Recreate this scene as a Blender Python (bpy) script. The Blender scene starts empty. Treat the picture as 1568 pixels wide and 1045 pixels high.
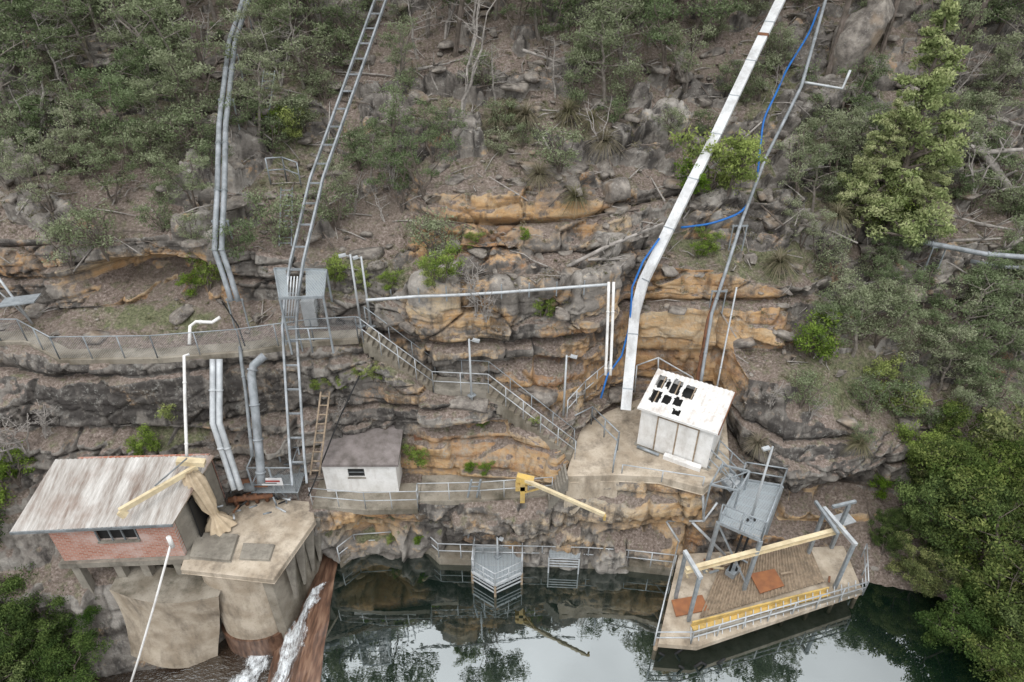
import bpy, math, random, time, bmesh
import numpy as np
from mathutils import Vector, Matrix
T0=time.time()
random.seed(7); rng=np.random.default_rng(7)
TH=math.radians(35); F=1046.0; CU=784.0; CV=522.5; H=26.0
cT,sT=math.cos(TH),math.sin(TH)
sc=bpy.context.scene
# ---------- survey helpers: convert photo measurements to world metres at a known height or distance ----------
def ray(u,v):
    a=(u-CU)/F; b=(v-CV)/F
    return Vector((a,cT-b*sT,-sT-b*cT))
def S(u,v,z=None,y=None):
    d=ray(u,v)
    t=(z-H)/d.z if z is not None else y/d.y
    return Vector((d.x*t,d.y*t,H+d.z*t))
# ---------- camera ----------
cam=bpy.data.cameras.new("camera"); co=bpy.data.objects.new("camera",cam); sc.collection.objects.link(co)
co.location=(0,0,H); co.rotation_euler=(math.pi/2-TH,0,0); cam.sensor_width=36; cam.lens=36*F/1568; cam.clip_end=2000; cam.clip_start=.1
sc.camera=co
# ---------- noise ----------
def _h(ix,iy,iz,s):
    n=(ix*374761393+iy*668265263+iz*2147483647+s*1274126177)&0xffffffff
    n=((n^(n>>13))*1274126177)&0xffffffff
    n=((n^(n>>16))*2246822519)&0xffffffff
    return ((n^(n>>15))&0xffffff)/float(0xffffff)
def vn(P,s=0):
    I=np.floor(P).astype(np.int64); f=P-I; f=f*f*(3-2*f)
    r=0
    for dx in (0,1):
        for dy in (0,1):
            for dz in (0,1):
                w=(f[...,0] if dx else 1-f[...,0])*(f[...,1] if dy else 1-f[...,1])*(f[...,2] if dz else 1-f[...,2])
                r=r+w*_h(I[...,0]+dx,I[...,1]+dy,I[...,2]+dz,s)
    return r
def fbm(P,o=4,s=0):
    r=0;a=.5;t=0
    for k in range(o):
        r=r+a*vn(P*(2.03**k)+k*17.3,s+k); t+=a; a*=.5
    return r/t
def worley(P,s=0):
    I=np.floor(P).astype(np.int64)
    f1=np.full(P.shape[:-1],9.);f2=f1.copy();idv=f1*0
    for dx in (-1,0,1):
        for dy in (-1,0,1):
            for dz in (-1,0,1):
                a,b,c=I[...,0]+dx,I[...,1]+dy,I[...,2]+dz
                q=np.stack([a+_h(a,b,c,s),b+_h(a,b,c,s+1),c+_h(a,b,c,s+2)],-1)
                d=np.sqrt(((q-P)**2).sum(-1)); h=_h(a,b,c,s+3)
                m=d<f1
                f2=np.where(m,f1,np.minimum(f2,d)); idv=np.where(m,h,idv); f1=np.where(m,d,f1)
    return f1,f2,idv
def sst(a,b,x):
    t=np.clip((x-a)/(b-a),0,1); return t*t*(3-2*t)
# ---------- materials ----------
class NG:
    def __init__(s,name):
        s.m=bpy.data.materials.new(name); s.m.use_nodes=True; s.t=s.m.node_tree; s.n=s.t.nodes; s.l=s.t.links
        s.n.clear(); s.out=s.n.new('ShaderNodeOutputMaterial')
        s.tc=s.n.new('ShaderNodeTexCoord')
    def noise(s,scale,detail=4,stretch=None,rough=.55,src=None,lac=2):
        v=src or s.tc.outputs['Object']
        if stretch:
            mp=s.n.new('ShaderNodeMapping'); mp.inputs['Scale'].default_value=stretch; s.l.new(v,mp.inputs[0]); v=mp.outputs[0]
        t=s.n.new('ShaderNodeTexNoise'); t.inputs['Scale'].default_value=scale; t.inputs['Detail'].default_value=detail; t.inputs['Roughness'].default_value=rough
        s.l.new(v,t.inputs['Vector']); return t.outputs['Fac']
    def rng(s,x,a,b,c=0,d=1):
        r=s.n.new('ShaderNodeMapRange'); r.inputs[1].default_value=a; r.inputs[2].default_value=b; r.inputs[3].default_value=c; r.inputs[4].default_value=d
        s.l.new(x,r.inputs[0]); return r.outputs[0]
    def mix(s,f,a,b,mode='MIX'):
        m=s.n.new('ShaderNodeMix'); m.data_type='RGBA'; m.blend_type=mode
        for i,val in ((0,f),(6,a),(7,b)):
            if isinstance(val,bpy.types.NodeSocket): s.l.new(val,m.inputs[i])
            elif i==0: m.inputs[0].default_value=val
            else: m.inputs[i].default_value=(*val[:3],1)
        return m.outputs[2]
    def math(s,op,a,b=0):
        m=s.n.new('ShaderNodeMath'); m.operation=op
        for i,val in ((0,a),(1,b)):
            if isinstance(val,bpy.types.NodeSocket): s.l.new(val,m.inputs[i])
            else: m.inputs[i].default_value=val
        return m.outputs[0]
    def ramp(s,x,stops):
        r=s.n.new('ShaderNodeValToRGB'); e=r.color_ramp.elements
        while len(e)<len(stops): e.new(.5)
        for k,(p,c) in enumerate(stops): e[k].position=p; e[k].color=(*c,1)
        s.l.new(x,r.inputs[0]); return r.outputs[0]
    def attr(s,name):
        a=s.n.new('ShaderNodeAttribute'); a.attribute_name=name; return a.outputs['Fac']
    def bsdf(s,col,rough=.8,metal=0,bump=None,bstr=.4,bdist=.05,spec=.3):
        p=s.n.new('ShaderNodeBsdfPrincipled')
        if isinstance(col,bpy.types.NodeSocket): s.l.new(col,p.inputs['Base Color'])
        else: p.inputs['Base Color'].default_value=(*col,1)
        p.inputs['Roughness'].default_value=rough; p.inputs['Metallic'].default_value=metal; p.inputs['Specular IOR Level'].default_value=spec
        if bump is not None:
            b=s.n.new('ShaderNodeBump'); b.inputs['Strength'].default_value=bstr; b.inputs['Distance'].default_value=bdist
            s.l.new(bump,b.inputs['Height']); s.l.new(b.outputs[0],p.inputs['Normal'])
        return p
    def done(s,sh):
        s.l.new(sh.outputs[0] if hasattr(sh,'outputs') else sh,s.out.inputs[0]); return s.m
MC={}
def mat(name,c1,c2=None,scale=4,rough=.8,metal=0,dirt=.5,dc=(.05,.045,.035),dscale=1.2,bstr=.3):
    if name in MC: return MC[name]
    g=NG(name); c2=c2 or tuple(x*.75 for x in c1)
    n=g.noise(scale,4); c=g.mix(g.rng(n,.35,.65),c1,c2)
    d=g.noise(dscale,5,stretch=(1.6,1.6,.5),rough=.7)
    c=g.mix(g.rng(d,.48,.72,0,dirt),c,dc)
    sp=g.noise(14,3,rough=.7); c=g.mix(g.rng(sp,.55,.75,0,dirt*.6),c,dc)
    MC[name]=g.done(g.bsdf(c,rough,metal,sp,bstr,.02)); return MC[name]
M_conc=mat('concrete',(.30,.275,.23),(.20,.18,.15),1.5,.9,dirt=.7,dscale=.8)
M_concp=mat('pale_concrete',(.50,.43,.34),(.33,.27,.20),1.3,.9,dirt=.75,dscale=.9,dc=(.10,.08,.06))
M_concw=mat('weathered_concrete',(.31,.28,.23),(.17,.145,.11),.9,.9,dirt=.9,dscale=.6,dc=(.05,.045,.03))
M_white=mat('white_paint',(.76,.75,.73),(.66,.65,.62),3,.55,dirt=.35,dc=(.2,.15,.1))
M_cond=mat('faded_white_conduit_paint',(.66,.67,.67),(.54,.55,.55),2,.55,dirt=.6,dc=(.20,.18,.16),dscale=.7)
M_galv=mat('galvanised_steel',(.36,.39,.41),(.26,.285,.30),5,.5,.35,dirt=.3)
M_galvl=mat('light_galvanised',(.52,.54,.55),(.41,.43,.44),4,.45,.2,dirt=.3)
M_grey=mat('grey_pipe_paint',(.24,.26,.27),(.15,.16,.165),2.5,.6,.1,dirt=.5)
M_rail=mat('dull_steel',(.34,.36,.38),(.22,.24,.25),2.5,.55,.2,dirt=.5)
M_rust=mat('rusty_steel',(.22,.10,.05),(.12,.06,.04),5,.85,dirt=.4)
M_blue=mat('blue_hose_plastic',(.02,.16,.48),(.02,.12,.38),3,.45,dirt=.1)
M_yel=mat('cream_paint',(.66,.56,.37),(.54,.44,.28),3,.6,dirt=.35,dc=(.2,.15,.08))
M_yel2=mat('yellow_paint',(.62,.42,.12),(.50,.36,.15),3,.6,dirt=.5)
M_canvas=mat('canvas_cover',(.62,.50,.35),(.48,.38,.26),3,.9,dirt=.2)
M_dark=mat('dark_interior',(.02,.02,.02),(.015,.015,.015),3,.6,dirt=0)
M_wood=mat('weathered_timber',(.36,.28,.20),(.22,.17,.12),6,.85,dirt=.4)
M_deadw=mat('bleached_wood',(.38,.35,.32),(.22,.20,.18),5,.9,dirt=.3)
M_bark=mat('bark',(.17,.14,.12),(.09,.075,.06),4,.9,dirt=.3)
M_barkp=mat('pale_bark',(.27,.24,.21),(.15,.13,.11),4,.85,dirt=.4)
M_orange=mat('rust_plate',(.33,.14,.06),(.24,.10,.05),3,.8,dirt=.25)
M_sign=mat('sign_white',(.7,.7,.7),(.65,.65,.65),2,.5,dirt=.1)
M_red=mat('red_paint',(.4,.04,.03),(.3,.03,.02),2,.5,dirt=.1)
M_roofw=mat('white_roof_sheet',(.74,.74,.72),(.62,.61,.58),1.6,.5,dirt=.55,dc=(.28,.16,.09))
M_grroof=mat('grey_roof',(.24,.21,.20),(.15,.13,.12),2.2,.9,dirt=.5)
def roofmat():
    g=NG('old_corrugated_iron'); n=g.noise(1.0,5,stretch=(3.2,.35,.35),rough=.7)
    c=g.ramp(n,[(.30,(.16,.115,.09)),(.43,(.33,.30,.27)),(.56,(.46,.44,.41)),(.75,(.60,.58,.55))])
    n2=g.noise(.7,5); c=g.mix(g.rng(n2,.48,.68,0,.75),c,(.20,.13,.095))
    return g.done(g.bsdf(c,.6,.1,n,.2,.02))
M_iron=roofmat()
def brickmat():
    g=NG('red_brick'); b=g.n.new('ShaderNodeTexBrick'); mp=g.n.new('ShaderNodeMapping'); mp.inputs['Rotation'].default_value=(math.pi/2,0,0)
    g.l.new(g.tc.outputs['Object'],mp.inputs[0]); g.l.new(mp.outputs[0],b.inputs[0])
    b.inputs['Color1'].default_value=(.34,.13,.08,1); b.inputs['Color2'].default_value=(.44,.21,.15,1); b.inputs['Mortar'].default_value=(.40,.34,.3,1)
    b.inputs['Scale'].default_value=1; b.inputs['Brick Width'].default_value=.24; b.inputs['Row Height'].default_value=.09; b.inputs['Mortar Size'].default_value=.012
    c=g.mix(g.rng(g.noise(1.3,5),.48,.65,0,.6),b.outputs[0],(.52,.42,.38))
    return g.done(g.bsdf(c,.9,0,b.outputs['Fac'],-.3,.01))
M_brick=brickmat()
def meshmat(name,col,cell,thr,plane='xz'):
    g=NG(name); sp=g.n.new('ShaderNodeSeparateXYZ'); g.l.new(g.tc.outputs['Object'],sp.inputs[0])
    a=sp.outputs[0]; b=sp.outputs[2] if plane=='xz' else sp.outputs[1]
    if plane=='xz': p=g.math('ADD',a,b); q=g.math('SUBTRACT',a,b)
    else: p,q=a,b
    fs=[]
    for e in (p,q):
        f=g.math('FRACT',g.math('ADD',g.math('DIVIDE',e,cell),100)); fs.append(g.math('LESS_THAN',f,thr))
    m=g.math('MAXIMUM',fs[0],fs[1])
    bs=g.bsdf(col,.5,.3); tr=g.n.new('ShaderNodeBsdfTransparent'); mx=g.n.new('ShaderNodeMixShader')
    g.l.new(m,mx.inputs[0]); g.l.new(tr.outputs[0],mx.inputs[1]); g.l.new(bs.outputs[0],mx.inputs[2]); return g.done(mx)
M_link=meshmat('chain_link_wire',(.36,.37,.38),.09,.09)
M_grate=meshmat('steel_grating',(.40,.44,.46),.06,.5,'xy')
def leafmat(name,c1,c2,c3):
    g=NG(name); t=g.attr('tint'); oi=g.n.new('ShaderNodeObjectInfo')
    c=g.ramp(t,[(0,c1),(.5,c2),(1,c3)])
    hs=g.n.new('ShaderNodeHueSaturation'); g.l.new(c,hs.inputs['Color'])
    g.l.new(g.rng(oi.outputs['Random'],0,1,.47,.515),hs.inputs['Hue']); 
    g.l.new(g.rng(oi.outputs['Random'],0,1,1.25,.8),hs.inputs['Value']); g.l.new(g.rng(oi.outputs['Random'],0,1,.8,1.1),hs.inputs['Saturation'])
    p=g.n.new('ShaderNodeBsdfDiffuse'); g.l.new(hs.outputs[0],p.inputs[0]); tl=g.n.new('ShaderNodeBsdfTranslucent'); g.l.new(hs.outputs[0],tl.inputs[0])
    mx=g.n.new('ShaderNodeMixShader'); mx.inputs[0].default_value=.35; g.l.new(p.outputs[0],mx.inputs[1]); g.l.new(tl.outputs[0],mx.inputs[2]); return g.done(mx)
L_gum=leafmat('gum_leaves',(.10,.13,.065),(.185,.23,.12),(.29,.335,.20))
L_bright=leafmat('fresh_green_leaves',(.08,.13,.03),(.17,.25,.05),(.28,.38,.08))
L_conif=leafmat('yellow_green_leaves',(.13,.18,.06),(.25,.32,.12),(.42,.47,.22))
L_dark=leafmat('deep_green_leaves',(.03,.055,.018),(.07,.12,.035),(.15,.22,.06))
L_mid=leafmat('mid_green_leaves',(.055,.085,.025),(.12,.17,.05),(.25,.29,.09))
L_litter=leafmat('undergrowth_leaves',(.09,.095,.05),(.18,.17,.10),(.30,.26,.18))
# ---------- mesh builder ----------
class MB:
    def __init__(s): s.v=[];s.f=[];s.mi=[];s.ms=[];s.sm=[]
    def mid(s,m):
        if m not in s.ms: s.ms.append(m)
        return s.ms.index(m)
    def add(s,vs,fs,m,smooth=False):
        o=len(s.v); s.v+= [tuple(x) for x in vs]; k=s.mid(m)
        for f in fs: s.f.append(tuple(o+i for i in f)); s.mi.append(k); s.sm.append(smooth)
    def beam(s,a,b,w,h,m,up=Vector((0,0,1))):
        a=Vector(a);b=Vector(b); d=(b-a).normalized()
        r=d.cross(up)
        if r.length<1e-3: r=Vector((1,0,0))
        r.normalize(); q=r.cross(d).normalized()
        vs=[p+r*(i*w/2)+q*(j*h/2) for p in (a,b) for i,j in ((-1,-1),(1,-1),(1,1),(-1,1))]
        s.add(vs,[(3,2,1,0),(4,5,6,7),(0,1,5,4),(1,2,6,5),(2,3,7,6),(3,0,4,7)],m)
    def ribbon(s,pts,w,h,m,off=0):
        # continuous rectangular section along a polyline, width kept horizontal
        vs=[]
        for i,p in enumerate(pts):
            d=(pts[min(i+1,len(pts)-1)]-pts[max(i-1,0)]).normalized(); r=d.cross(Vector((0,0,1)))
            r=r.normalized() if r.length>.05 else Vector((1,0,0))
            if r.x<0: r=-r
            q=r.cross(d).normalized()
            vs+=[p+r*(off+i_*w/2)+q*(j*h/2) for i_,j in ((-1,-1),(1,-1),(1,1),(-1,1))]
        n=len(pts); fs=[(4*i+k,4*i+(k+1)%4,4*i+4+(k+1)%4,4*i+4+k) for i in range(n-1) for k in range(4)]+[(0,1,2,3),(4*n-1,4*n-2,4*n-3,4*n-4)]
        s.add(vs,fs,m)
    def tube(s,pts,r,m,n=8):
        pts=[Vector(p) for p in pts]; rs=r if isinstance(r,(list,tuple)) else [r]*len(pts); vs=[]
        for i,p in enumerate(pts):
            d=(pts[min(i+1,len(pts)-1)]-pts[max(i-1,0)])
            d=d.normalized() if d.length>1e-6 else Vector((0,0,1))
            a=d.cross(Vector((.13,.31,.94)))
            if a.length<.05: a=d.cross(Vector((1,0,0)))
            a.normalize(); b=d.cross(a)
            for k in range(n):
                t=2*math.pi*k/n; vs.append(p+(a*math.cos(t)+b*math.sin(t))*rs[i])
        fs=[(i*n+k,i*n+(k+1)%n,(i+1)*n+(k+1)%n,(i+1)*n+k) for i in range(len(pts)-1) for k in range(n)]
        fs+=[tuple(range(n))[::-1],tuple((len(pts)-1)*n+k for k in range(n))]
        s.add(vs,fs,m,True)
    def prism(s,poly,z0,z1,m,batter=0):
        n=len(poly); c=sum((Vector((p[0],p[1])) for p in poly),Vector((0,0)))/n
        vs=[]
        for z,k in ((z0,1+batter),(z1,1)):
            for p in poly:
                q=c+(Vector((p[0],p[1]))-c)*k; vs.append((q.x,q.y,z))
        s.add(vs,[tuple(range(n)),tuple(range(n,2*n))]+[(i,(i+1)%n,n+(i+1)%n,n+i) for i in range(n)],m)
    def quad(s,a,b,c,d,m): s.add([a,b,c,d],[(0,1,2,3)],m)
    def corr(s,a,b,c,d,m,waves,amp=.03,ns=6,sag=0,hole=None):
        a,b,c,d=map(Vector,(a,b,c,d)); nu=waves*6; nrm=(b-a).cross(d-a).normalized()
        if nrm.z<0: nrm=-nrm
        vs=[]
        for j in range(ns+1):
            for i in range(nu+1):
                s_,t=i/nu,j/ns; p=(a*(1-s_)+b*s_)*(1-t)+(d*(1-s_)+c*s_)*t
                p=p+nrm*(amp*math.sin(2*math.pi*waves*s_)+sag*math.sin(3*s_+2*t)*.5); vs.append(p)
        w=nu+1
        s.add(vs,[(j*w+i,j*w+i+1,(j+1)*w+i+1,(j+1)*w+i) for j in range(ns) for i in range(nu) if not (hole and hole((i+.5)/nu,(j+.5)/ns))],m,True)
    def rail(s,pts,m,h=1.0,sp=1.3,rails=(1.0,.5),r=.028,mesh=None):
        pts=[Vector(p) for p in pts]
        for a,b in zip(pts[:-1],pts[1:]):
            for k in rails: s.tube([a+Vector((0,0,h*k)),b+Vector((0,0,h*k))],r,m,6)
            n=max(1,round((b-a).length/sp))
            for i in range(n+1):
                p=a.lerp(b,i/n); s.tube([p-Vector((0,0,.15)),p+Vector((0,0,h*max(rails)))],r*1.1,m,6)
            if mesh: s.quad(a+Vector((0,0,.05)),b+Vector((0,0,.05)),b+Vector((0,0,h*.97)),a+Vector((0,0,h*.97)),mesh)
    def obj(s,name,parent=None,bevel=0):
        me=bpy.data.meshes.new(name); me.from_pydata(s.v,[],s.f)
        for m in s.ms: me.materials.append(m)
        me.polygons.foreach_set('material_index',s.mi); me.polygons.foreach_set('use_smooth',s.sm); me.update()
        o=bpy.data.objects.new(name,me); sc.collection.objects.link(o)
        if parent: o.parent=parent
        if bevel:
            b=o.modifiers.new('b','BEVEL'); b.width=bevel; b.segments=1; b.limit_method='ANGLE'
        return o
def empty(name):
    o=bpy.data.objects.new(name,None); sc.collection.objects.link(o); return o
# ---------- terrain ----------
def Y(y): return ('y',y)
def Z(z): return ('z',z)
top=[(0,Y(39)),(-400,Y(60)),(-1300,Y(110))]
K={
 0:[(1110,Z(-4)),(1050,Z(-2.6)),(900,Z(1.5)),(820,Z(3.2)),(700,Y(20.2)),(640,Y(20.9)),(525,Z(10)),(505,Z(10)),(470,Y(24.8)),(375,Y(25.4)),(300,Y(27.5)),(200,Y(31.5)),(150,Y(32.5))],
 95:[(1110,Z(-4)),(1050,Z(-2.6)),(900,Z(1.5)),(820,Z(3.2)),(700,Y(20.2)),(640,Y(20.9)),(554,Z(10)),(532,Z(10)),(475,Y(24.8)),(372,Y(25.3)),(300,Y(27.5)),(200,Y(31.5)),(150,Y(32.5))],
 300:[(1100,Z(-4)),(1020,Z(-2.6)),(880,Z(1.8)),(790,Z(3.3)),(705,Y(20.6)),(645,Y(21.1)),(550,Z(10)),(526,Z(10)),(465,Y(24.8)),(365,Y(25.4)),(300,Y(27.5)),(200,Y(31.5)),(150,Y(32.5))],
 420:[(1000,Z(-4)),(920,Z(-2.6)),(800,Z(3)),(740,Z(3.4)),(700,Y(21.2)),(640,Y(21.6)),(535,Z(10)),(510,Z(10)),(462,Y(24.6)),(390,Y(25.4)),(320,Y(27.8)),(205,Y(31.8)),(150,Y(32.8))],
 490:[(900,Z(-4)),(862,Z(-.3)),(778,Z(3.6)),(735,Z(3.6)),(680,Y(21.6)),(620,Y(22.2)),(524,Z(10)),(500,Z(10)),(455,Y(24.6)),(400,Y(25.6)),(330,Y(28)),(210,Y(32)),(160,Y(33))],
 570:[(900,Z(-4)),(850,Z(-.3)),(782,Z(3.6)),(725,Z(3.6)),(650,Y(22.2)),(600,Y(22.6)),(530,Z(9.6)),(500,Z(9.7)),(470,Y(24.4)),(420,Y(25.3)),(370,Y(26.8)),(300,Y(29)),(230,Y(31))],
 665:[(900,Z(-4)),(855,Z(-.3)),(768,Z(3.6)),(728,Z(3.6)),(648,Y(21.8)),(615,Y(22.2)),(602,Z(7.5)),(575,Z(7.6)),(530,Y(23.4)),(462,Y(23.9)),(400,Y(26)),(380,Y(26.5)),(290,Y(28.2))],
 770:[(900,Z(-4)),(858,Z(-.3)),(768,Z(3.6)),(735,Z(3.6)),(648,Y(22)),(632,Y(22.2)),(622,Z(7.1)),(600,Z(7.2)),(530,Y(23.5)),(457,Y(24.1)),(400,Y(26)),(385,Y(26.6)),(285,Y(28.2))],
 850:[(905,Z(-4)),(860,Z(-.3)),(765,Z(3.6)),(740,Z(3.8)),(700,Z(5.2)),(680,Z(5.6)),(665,Z(5.9)),(640,Z(6)),(530,Y(24)),(452,Y(24.4)),(400,Y(26)),(388,Y(26.6)),(278,Y(28.2))],
 900:[(905,Z(-4)),(862,Z(-.3)),(730,Z(4.85)),(700,Z(5)),(660,Z(5.02)),(638,Z(5.1)),(600,Y(24.2)),(560,Y(24.3)),(520,Y(24.4)),(448,Y(24.7)),(400,Y(26)),(390,Y(26.6)),(275,Y(28.3))],
 960:[(908,Z(-4)),(864,Z(-.3)),(728,Z(4.9)),(690,Z(5)),(625,Z(5)),(602,Z(5.1)),(560,Y(25.7)),(520,Y(25.8)),(470,Y(26)),(412,Y(26.3)),(396,Y(26.9)),(380,Y(27.4)),(285,Y(29))],
 1100:[(915,Z(-4)),(870,Z(-.3)),(745,Z(4.9)),(690,Z(5)),(620,Z(5)),(602,Z(5.1)),(560,Y(25.6)),(520,Y(25.8)),(470,Y(26)),(415,Y(26.4)),(395,Y(27.2)),(340,Y(29)),(280,Y(30.5))],
 1145:[(930,Z(-4)),(885,Z(-.3)),(820,Z(1.2)),(780,Z(2)),(740,Y(21.6)),(715,Y(21.8)),(640,Y(22.8)),(580,Y(23.6)),(540,Y(25.3)),(430,Y(26.3)),(398,Y(27.5)),(340,Y(29.3)),(280,Y(30.8))],
 1200:[(940,Z(-4)),(890,Z(-.3)),(822,Z(1.1)),(795,Z(1.3)),(742,Y(21.6)),(728,Y(20.8)),(640,Y(21.9)),(590,Y(22.8)),(540,Y(25)),(440,Y(26)),(400,Y(27.5)),(340,Y(29.3)),(280,Y(30.8))],
 1310:[(960,Z(-4)),(910,Z(-.3)),(832,Z(1.1)),(800,Z(1.4)),(748,Y(21.6)),(728,Y(20.9)),(665,Y(22)),(612,Y(23.5)),(540,Y(25.5)),(440,Y(27.9)),(400,Y(28.8)),(340,Y(30.6)),(280,Y(32.5))],
 1450:[(1010,Z(-4)),(950,Z(-.3)),(860,Z(1)),(800,Z(2)),(745,Y(22)),(700,Y(22.5)),(650,Y(23.5)),(600,Y(25)),(500,Y(27)),(440,Y(28.3)),(400,Y(29.3)),(340,Y(31)),(280,Y(33))],
 1568:[(1020,Z(-4)),(960,Z(-.3)),(860,Z(1)),(800,Z(2)),(745,Y(22)),(700,Y(22.5)),(650,Y(23.5)),(600,Y(25)),(500,Y(27)),(440,Y(28.3)),(400,Y(29.3)),(340,Y(31)),(280,Y(33))]}
ks=sorted(K); kv=[];ky=[]
for u in ks:
    a=[];b=[]
    for v,(t,val) in K[u]+top:
        p=S(u,v,z=val) if t=='z' else S(u,v,y=val); a.append(v); b.append(p.y)
    kv.append(a);ky.append(b)
kv=np.array(kv,float);ky=np.array(ky,float); NR=kv.shape[1]
US=np.concatenate([np.arange(-560,-50,12),np.arange(-50,1620,2.2),np.arange(1620,2130,12)])
cnt=[4,42,12,32,24,38,8,30,44,28,32,40,88,26,18]
rows=[]
for k in range(NR-1):
    rows+= [k+i/cnt[k] for i in range(cnt[k])]
rows=np.array(rows+[NR-1.0])
cv=np.array([np.interp(US,ks,kv[:,k]) for k in range(NR)]); cy=np.array([np.interp(US,ks,ky[:,k]) for k in range(NR)])
r0=np.minimum(np.floor(rows).astype(int),NR-2); fr=(rows-r0)[:,None]
VV=cv[r0]*(1-fr)+cv[r0+1]*fr; YY=cy[r0]*(1-fr)+cy[r0+1]*fr
UU=np.repeat(US[None],len(rows),0); RR=np.repeat(rows[:,None],len(US),1)
a=(UU-CU)/F;b=(VV-CV)/F; dy=cT-b*sT; t=YY/dy
P=np.stack([a*t,YY,H+(-sT-b*cT)*t],-1)
def normals(P):
    du=np.gradient(P,axis=1); dv=np.gradient(P,axis=0); n=np.cross(du,dv); n/=np.linalg.norm(n,axis=-1,keepdims=True)+1e-9
    return n
def blur(A,k):
    for _ in range(k):
        A=np.concatenate([A[:1],(A[:-2]+2*A[1:-1]+A[2:])/4,A[-1:]],0); A=np.concatenate([A[:,:1],(A[:,:-2]+2*A[:,1:-1]+A[:,2:])/4,A[:,-1:]],1)
    return A
def blobs(L):
    r=np.zeros_like(UU)
    for u,v,ru,rv,am in L: r=np.maximum(r,am*np.exp(-(((UU-u)/ru)**2+((VV-v)/rv)**2)**1.3))
    return r
N=blur(normals(P),8); N/=np.linalg.norm(N,axis=-1,keepdims=True)
if N[200,300,2]<0: N=-N
steep=1-sst(.5,.8,N[...,2])
flat=np.zeros_like(RR)
def fl(ra,rb,ua,ub,amt=.93):
    global flat
    m=sst(ra-.25,ra+.05,RR)*(1-sst(rb-.05,rb+.25,RR))*sst(ua-12,ua,UU)*(1-sst(ub,ub+12,UU)); flat=np.maximum(flat,m*amt)
fl(6,7,-600,800); fl(2,3,470,1110); fl(3,5,875,1108); fl(2,3,1150,1330,.8); fl(1,2.2,150,345,.9)
act=(1-flat)
big=fbm(P*.33,3,1)-.5; med=fbm(P*1.1,3,5)-.5
outm=fbm(P*np.array([.32,.45,.8]),4,40)
outc=sst(.515,.55,outm)*(RR>8.6)
rockw=np.clip(np.maximum(steep,outc),0,1)
# massive, little-jointed faces (fresh sandstone walls and the rounded bluffs)
calm=1-.72*np.clip(blobs([(1060,510,115,95,1),(225,430,105,40,.9),(730,690,110,38,1),(820,710,60,40,1),(200,595,340,42,.85),(1230,660,110,60,.8),(930,770,80,35,.7),(850,590,60,40,.6),(700,620,90,25,.8),(820,340,120,40,.6)]),0,1)
def beds(th,warp,seed,cellx):
    zz=P[...,2]+warp*(fbm(P*np.array([.10,.12,.15]),3,seed)-.5)+.55*np.sin(P[...,2]*1.35/th+seed)*th*.5+.10*med; lt=zz/th; lid=np.floor(lt); lf=lt-lid; li=lid.astype(np.int64)
    xs=P[...,0]/cellx+3*_h(li,0*li,0*li,seed+1)+.22*med; xi=np.floor(xs); xf=xs-xi
    h0=_h(li,xi.astype(np.int64),0*li,seed+2); h1=_h(li,xi.astype(np.int64)+1,0*li,seed+2); s_=sst(.92,1,xf)
    off=h0*(1-s_)+h1*s_-.5
    jo=np.exp(-((xf-.96)/.02)**2)
    return lf,off,jo,np.exp(-(np.minimum(lf,1-lf)/.045)**2)
lf,off,jo,edge=beds(1.9,1.5,9,4.2)
lf2,off2,jo2,edge2=beds(.45,1.0,120,1.3)
W1,W2,wid=worley(P/np.array([2.8,2.8,1.6])+.3*med[...,None],20)
w1,w2,wi2=worley(P/np.array([.75,.75,.42])+.2*med[...,None],31)
broken=sst(.50,.62,fbm(P*.4+9,3,71))*calm
bv=.45+.55*sst(.4,.6,fbm(P*np.array([.25,.25,.4]),3,88))
d=big*1.0+med*.3*calm
prof_=1-np.abs(2*lf-1)**6
d+=rockw*(off*.85*bv*(.5+.5*calm)+prof_*.28*bv-edge*.42*bv*(.4+.6*calm)-jo*.22*calm+(wid-.5)*.6*calm-.18*np.exp(-((W2-W1)/.03)**2)*calm+off2*.20*calm-edge2*.06*calm+(.2*calm+.75*broken)*((wi2-.5)*.28-.09*np.exp(-((w2-w1)/.07)**2)))+outc*(1-steep)*.5
d+=(fbm(P*2.4,4,60)-.5)*.26*(.4+.6*rockw)*(.45+.55*calm)+(fbm(P*9,2,66)-.5)*.04
d*=act
far=1+sst(13.3,14.5,RR)*2
P=P+N*(d*far)[...,None]
cave=np.exp(-(((UU-225)/105)**2+((VV-430)/30)**2)**1.5); P[...,1]+=cave*2.0*act
for (cu,cvv,ru,rv,am) in ((560,812,60,16,1.0),(1230,765,130,16,1.1),(1470,480,60,14,1.0),(840,560,80,10,.6),(170,670,260,9,.8),(150,150,80,20,1.2),(720,600+58,120,8,.5),(1000,812,90,9,.5),(800,395,150,7,.6)):
    P[...,1]+=am*np.exp(-(((UU-cu)/ru)**2+((VV-cvv)/rv)**2)**1.5)*act
N2=normals(P); 
if N2[200,300,2]<0: N2=-N2
st2=1-sst(.45,.75,blur(N2,1)[...,2])
orange=blobs([(225,432,115,45,1.15),(30,410,50,45,.5),(1055,510,115,105,1.25),(1170,500,50,80,.9),(850,590,95,45,.85),(700,480,75,28,.7),(690,520,60,25,.6),(720,690,115,45,1.0),(820,710,65,42,1.0),(880,520,60,50,.6),(1010,790,100,60,.7),(560,800,70,30,1.),(760,330,170,65,.62),(900,330,80,50,.55),(1230,800,110,45,.75),(1200,560,60,40,.5),(650,370,60,40,.5),(800,800,120,40,.4),(620,600,60,25,.5)])
pale=blobs([(930,760,90,40,.9),(760,690,90,40,.5),(1060,500,80,70,.5),(225,440,80,25,.5),(400,600,50,90,.2)])
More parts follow.
